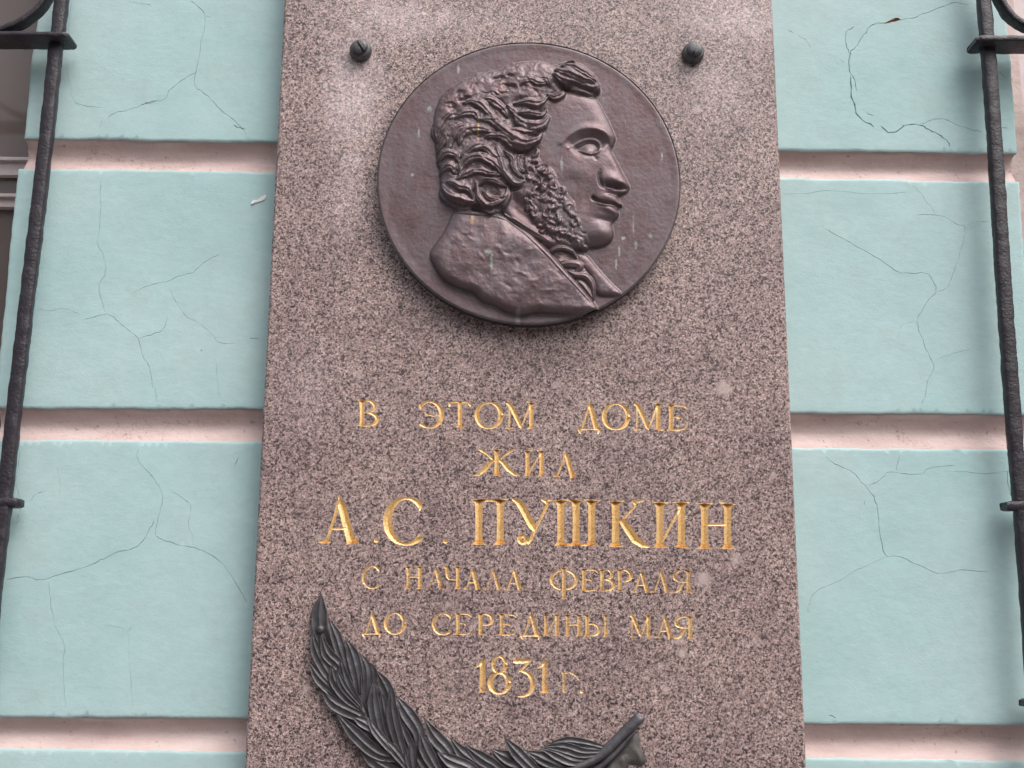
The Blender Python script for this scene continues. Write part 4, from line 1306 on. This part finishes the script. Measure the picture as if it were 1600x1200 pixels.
BV = [Q((p.x, -.001 - .009 * min(1, pdist(p.x, p.y, bpoly) / .014), p.y)) for p in r[0]]
mesh_obj('leaf_bed', BV, tri_normals_fix(BV, BF), MAT['leafm'], palm, True)
L1 = [  # points tip -> base, width px, lift
    ([A1(138, 36), A1(124, 150), A1(132, 300), A1(190, 440)], 17, .010), ([A1(74, 285), A1(105, 420), A1(200, 590), A1(300, 700)], 13, .015),
    ([A1(186, 200), A1(232, 310), A1(275, 450), A1(330, 620)], 12, .014), ([A1(135, 300), A1(175, 430), A1(260, 520), A1(330, 660)], 13, .020),
    ([A1(52, 488), A1(130, 600), A1(260, 715), A1(400, 800)], 14, .014), ([A1(100, 620), A1(210, 740), A1(330, 800), A1(430, 860)], 12, .010),
    ([A1(128, 655), A1(225, 765), A1(390, 850), A1(490, 930)], 15, .016), ([A1(228, 820), A1(330, 930), A1(480, 1000), A1(560, 1040)], 14, .012),
    ([A1(236, 830), A1(360, 970), A1(510, 1100), A1(660, 1140)], 15, .018), ([A1(375, 1040), A1(470, 1130), A1(570, 1200), A1(690, 1240)], 15, .013),
    ([A1(350, 860), A1(430, 900), A1(520, 970)], 11, .021), ([A1(205, 500), A1(225, 610), A1(310, 730), A1(400, 800)], 12, .021),
    ([A1(262, 450), A1(290, 590), A1(340, 700), A1(395, 770)], 12, .023), ([A1(300, 335), A1(345, 440), A1(380, 590), A1(398, 730)], 14, .016),
    ([A1(240, 540), A1(290, 660), A1(400, 790)], 9, .026), ([A1(398, 430), A1(440, 540), A1(440, 700), A1(420, 800)], 13, .014), ([A1(455, 490), A1(480, 580), A1(450, 740)], 11, .012),
    ([A1(502, 545), A1(560, 640), A1(600, 760), A1(590, 900)], 14, .016), ([A1(490, 600), A1(486, 760), A1(520, 930), A1(560, 1010)], 13, .022),
    ([A1(535, 680), A1(560, 820), A1(590, 960), A1(640, 1080)], 12, .018), ([A1(605, 655), A1(612, 830), A1(650, 1000), A1(700, 1160)], 14, .023),
    ([A1(636, 715), A1(710, 830), A1(785, 950), A1(800, 1080)], 15, .017), ([A1(650, 850), A1(690, 980), A1(740, 1100), A1(760, 1220)], 13, .019), ([A1(735, 1040), A1(735, 1130), A1(760, 1260)], 12, .022),
    ([A1(800, 968), A1(830, 1060), A1(880, 1160), A1(940, 1260)], 14, .021), ([A1(826, 868), A1(895, 985), A1(980, 1080), A1(1050, 1200)], 15, .016),
    ([A1(440, 850), A1(500, 950), A1(600, 1070), A1(680, 1170)], 9, .024), ([A1(560, 1010), A1(640, 1100), A1(740, 1230)], 10, .024),
    ([A2(100, 585), A2(190, 640), A2(330, 700), A2(420, 790)], 14, .020), ([A2(186, 486), A2(270, 590), A2(380, 670), A2(470, 770)], 14, .015),
    ([A2(285, 538), A2(390, 620), A2(500, 690), A2(600, 780)], 14, .018), ([A2(464, 566), A2(570, 620), A2(690, 670), A2(800, 740)], 14, .015),
    ([A2(470, 580), A2(560, 660), A2(680, 740)], 12, .012), ([A2(552, 486), A2(630, 580), A2(740, 690), A2(850, 780)], 13, .024),
    ([A2(705, 580), A2(800, 620), A2(900, 670), A2(1020, 690)], 13, .014), ([A2(800, 560), A2(900, 590), A2(1010, 640), A2(1110, 650)], 13, .017),
    ([A2(720, 640), A2(830, 680), A2(960, 720)], 13, .013), ([A2(820, 548), A2(960, 555), A2(1080, 590), A2(1190, 590)], 12, .019), ([A2(850, 528), A2(980, 515), A2(1110, 532), A2(1230, 560)], 11, .015),
    ([A2(-60, 600), A2(0, 700), A2(80, 780)], 13, .017), ([A2(20, 640), A2(100, 720), A2(200, 820)], 12, .014), ([A2(300, 690), A2(420, 760), A2(560, 830)], 14, .02),
    ([A2(560, 740), A2(700, 790), A2(860, 800)], 14, .016), ([A2(820, 720), A2(930, 740), A2(1080, 720)], 13, .012), ([A2(150, 740), A2(280, 820), A2(420, 880)], 13, .015),
    ([A2(600, 820), A2(740, 850), A2(900, 820)], 13, .012),
]
for pts, w, lift in sorted(L1, key=lambda q: q[2]): leaf(pts, w, lift, 'leaf')
def stalk(pts, widths, lift, name='stem', seg=14):
    sp = spline([(x, y, w) for (x, y), w in zip(pts, widths)], 6)
    V = []; Fc = []
    P3d = [P(a[0], a[1], -lift) for a in sp]; n = len(sp)
    for i, p in enumerate(P3d):
        a = P3d[max(i - 1, 0)]; b = P3d[min(i + 1, n - 1)]
        dx, dz = b.x - a.x, b.z - a.z; l = math.hypot(dx, dz) or 1
        nx, nz = -dz / l, dx / l; rr_ = sp[i][2] * MMPX / 2
        for k in range(seg):
            an = 2 * math.pi * k / seg
            flute = 1 + .16 * math.cos(an * 3 + .6)
            V.append(Q((p.x + nx * rr_ * math.cos(an) * flute, -(lift + rr_ * .8 * math.sin(an) * flute), p.z + nz * rr_ * math.cos(an) * flute)))
    for i in range(n - 1):
        for k in range(seg):
            k2 = (k + 1) % seg
            Fc.append((i * seg + k, i * seg + k2, (i + 1) * seg + k2, (i + 1) * seg + k))
    Fc.append(tuple(range(seg))); Fc.append(tuple((n - 1) * seg + k for k in range(seg)))
    return mesh_obj(name, V, Fc, MAT['leafm'], palm, True)
stalk([A1(395, 700), A1(405, 790), A1(470, 900), A1(570, 1020), A1(680, 1150), A1(780, 1260), A2(150, 860)], [4, 6, 7, 8, 9, 10, 11], .013)
stalk([A2(150, 860), A2(500, 850), A2(850, 770), A2(1040, 690), A2(1180, 625), A2(1260, 560), A2(1350, 470), A2(1480, 345)], [11, 13, 13, 14, 15, 15, 15, 17], .012, 'stem')
stalk([A2(1000, 800), A2(1150, 720), A2(1290, 600), A2(1380, 500), A2(1440, 440)], [6, 10, 11, 8, 3], .010, 'stem')
# torn plate under the cut end of the stalk
TP = [A2(*p) for p in ((1425, 445), (1468, 470), (1475, 560), (1520, 640), (1490, 680), (1400, 675), (1380, 760), (1200, 800), (1230, 660), (1330, 590))]
tv_ = [P(x, y, -.006) for x, y in TP]; poly2 = [(p.x, p.z) for p in tv_]
gp = []
x = min(q[0] for q in poly2)
while x < max(q[0] for q in poly2):
    z = min(q[1] for q in poly2)
    while z < max(q[1] for q in poly2):
        if inpoly(x, z, poly2) and pdist(x, z, poly2) > .003: gp.append((x, z))
        z += .005
    x += .005
nb = len(poly2)
r = delaunay_2d_cdt([Vector(q) for q in poly2 + gp], [(i, (i + 1) % nb) for i in range(nb)], [], 1, 1e-6, True)
MAT['dull'] = make_dark('weathered_grey_metal', (0.06, 0.056, 0.054), (0.13, 0.118, 0.112), 0.15, 0.5, 0.6, 70)
BF = [f for f in r[2] if inpoly(sum(r[0][i].x for i in f) / 3, sum(r[0][i].y for i in f) / 3, poly2)]
BV = [Q((p.x, -.001 - .008 * min(1, pdist(p.x, p.y, poly2) / .008) - .004 * noise.noise(Vector((p.x * 60, p.y * 60, 0))), p.y)) for p in r[0]]
pl = mesh_obj('stalk_plate', BV, tri_normals_fix(BV, BF), MAT['dull'], palm, True)
pl['label'] = 'dull grey-brown torn plate under the cut stalk'
# rivet
c = Q(P(*A1(129, 272), -.017)); c.y = DIST
V, Fc = lathe([(.0070, .006), (.0072, .0125), (.0066, .0155), (.0050, .0178), (.0026, .0190), (.0006, .0193)], 28)
mesh_obj('rivet', [Vector(p) + c for p in V], Fc, MAT['leafm'], palm, True)

# ================================================================ WINDOW GRILLES
BY = 0.012                                       # bars stand just proud of the wall
def bar(pts, w, dpt, name, parent, yc=BY, seed=0, px=True, jitter=.0013, cr=.3):
    """square forged bar with soft corners and lumpy paint along photo-px points; w, dpt in metres"""
    Pp = [P(x, y, yc) for x, y in pts] if px else [Vector(p) for p in pts]
    dense = []
    for a, b in zip(Pp, Pp[1:]):
        n = max(2, int((b - a).length / .006))
        for i in range(n): dense.append(a.lerp(b, i / n))
    dense.append(Pp[-1])
    sec = []
    for (sx, sy) in ((1, 1), (-1, 1), (-1, -1), (1, -1)):
        for (ox, oy) in (((1, 1 - cr * w / dpt * 2), (1 - cr * .3, 1 - cr * .6 * w / dpt), (1 - cr, 1))):
            sec.append((sx * ox, sy * oy))
    sec.sort(key=lambda q: math.atan2(q[1], q[0]))
    V = []; Fc = []; n = len(dense); m = len(sec)
    for i, p in enumerate(dense):
        a = dense[max(i - 1, 0)]; b = dense[min(i + 1, n - 1)]
        d = (b - a).normalized(); side_ = Vector((-d.z, 0, d.x))
        cap = .82 if i in (0, n - 1) else 1
        for (sx, sy) in sec:
            q = p + side_ * (w / 2 * sx * cap) + Vector((0, dpt / 2 * sy * cap, 0))
            nv = noise.noise_vector(q * 45 + Vector((seed, 0, 0))) * jitter + noise.noise_vector(q * 160) * jitter * .5
            V.append(Q(q + nv))
    for i in range(n - 1):
        for k in range(m):
            k2 = (k + 1) % m
            Fc.append((i * m + k, i * m + k2, (i + 1) * m + k2, (i + 1) * m + k))
    Fc.append(tuple(range(m))); Fc.append(tuple((n - 1) * m + k for k in range(m)))
    return mesh_obj(name, V, Fc, MAT['iron'], parent, True)
gl = thing('window_grille', 'black forged iron window grille at the left edge of the wall', 'window grille', 'window grilles either side of the plaque')
bar([(110, -130), (97, 0), (87, 80), (74, 205), (57, 350), (40, 490), (22, 645), (15, 710), (5, 800), (-10, 930), (-38, 1210), (-60, 1400)], .0245, .020, 'upright_bar', gl, seed=1)
bar([(-700, 66), (-200, 62), (0, 63), (113, 64)], .0095, .052, 'cross_bar', gl, yc=BY - .006, seed=2)
bar([(-760, 782), (-250, 785), (33, 786)], .016, .034, 'cross_bar', gl, yc=BY + .006, seed=3)
def scroll(pts): return [tuple(q) for q in spline(pts, 6)]
bar(scroll([(80, -14), (70, 6), (48, 28), (18, 44), (-30, 55), (-110, 40), (-170, -10), (-190, -90)]), .010, .026, 'scroll', gl, yc=BY - .002, seed=4)
bar([(-330, -120), (-350, 60), (-385, 400), (-430, 800), (-470, 1200)], .0215, .020, 'upright_bar', gl, seed=5)
bar(scroll([(-330, 20), (-300, 45), (-240, 55), (-200, 30)]), .010, .026, 'scroll', gl, yc=BY - .002, seed=4)
gr = thing('window_grille', 'black forged iron window grille at the right edge of the wall', 'window grille', 'window grilles either side of the plaque')
bar([(1526, -130), (1537, 0), (1542, 60), (1553, 205), (1562, 350), (1569, 460), (1582, 640), (1589, 725), (1596, 800), (1607, 950), (1624, 1200), (1638, 1400)], .0255, .020, 'upright_bar', gr, seed=6)
bar([(1518, 70), (1600, 70), (1900, 72), (2250, 74)], .0115, .052, 'cross_bar', gr, yc=BY - .006, seed=7)
bar([(1568, 791), (1640, 791), (1900, 793), (2300, 795)], .016, .034, 'cross_bar', gr, yc=BY + .006, seed=8)
bar([(1597, 1098), (1650, 1098), (1900, 1100), (2300, 1105)], .012, .034, 'cross_bar', gr, yc=BY + .006, seed=9)
bar(scroll([(1552, -30), (1558, -6), (1572, 20), (1594, 38), (1630, 50), (1690, 45), (1740, 10), (1760, -60)]), .0115, .026, 'scroll', gr, yc=BY - .002, seed=10)
bar([(1900, -120), (1925, 60), (1965, 400), (2010, 800), (2050, 1200)], .0215, .020, 'upright_bar', gr, seed=11)

# ---------------------------------------------------------------- small things on the wall
V = []; Fc = []
c0 = P(404.5, 313, WALL_Y - .002)
pts = [(-12, 5), (-9, 1), (-2, 0), (4, -5), (10, -8), (12, -5), (11, -1), (5, 2), (-2, 4), (-7, 6), (-11, 8)]
for (x, y) in pts: p = P(404.5 + x, 313 + y, WALL_Y); V.append(Q((p.x, WALL_Y - .0005, p.z)))
for (x, y) in pts: p = P(404.5 + x * .93, 313 + y * .9, WALL_Y); V.append(Q((p.x, WALL_Y - .0035 - .001 * math.sin(x), p.z)))
k = len(pts)
for i in range(k): Fc.append((i, (i + 1) % k, k + (i + 1) % k, k + i))
Fc.append(tuple(k + i for i in range(k)))
tag(mesh_obj('paper_scrap', V, Fc, MAT['white'], None, False), 'tiny white scrap stuck to the turquoise wall left of the granite slab', 'scrap')

# ================================================================ GROUND (below the frame)
def sheet(name, x0, x1, y0, y1, z, m):
    o = mesh_obj(name, [(x0, y0, z), (x1, y0, z), (x1, y1, z), (x0, y1, z)], [(0, 1, 2, 3)], m, None, False)
    o['kind'] = 'structure'; return o
sheet('ground', -150, 150, -150, 150, -.14, MAT['asphalt'])
v, f = box_geo(-60, 60, -1.2, DIST + .3, -.136, 0.0)
o = mesh_obj('pavement', v, f, MAT['paving'], None, False); o['kind'] = 'structure'

# ================================================================ THE OTHER SIDE OF THE STREET (unseen house, added and sized for its reflection in the stone)
MAT['ochre'] = make_dark('ochre_render', (0.26, 0.21, 0.17), (0.34, 0.28, 0.23), 0.0, 0.8, 0.3, 2)
opp = thing('added_house_across', 'unseen three-storey ochre house added behind the viewer for the stone and bronze to mirror', 'house')
v, f = box_geo(-32, 32, -28, -20, -.13, 10.2)
mesh_obj('wall', v, f, MAT['ochre'], opp, False)
v, f = box_geo(-32.3, 32.3, -28.3, -19.6, 10.21, 10.6)
mesh_obj('cornice', v, f, MAT['frame'], opp, False)
win_me = None
for fl in range(3):
    for k in range(16):
        x = -30 + k * 4.0; z = 1.2 + fl * 3.2
        if win_me is None:
            v, f = box_geo(-.6, .6, -.03, .04, 0, 1.9)
            o = mesh_obj('window', v, f, MAT['room'], opp, False); win_me = o.data
        else:
            o = bpy.data.objects.new('window', win_me); C.objects.link(o); o.parent = opp
        o.location = (x, -19.97, z)
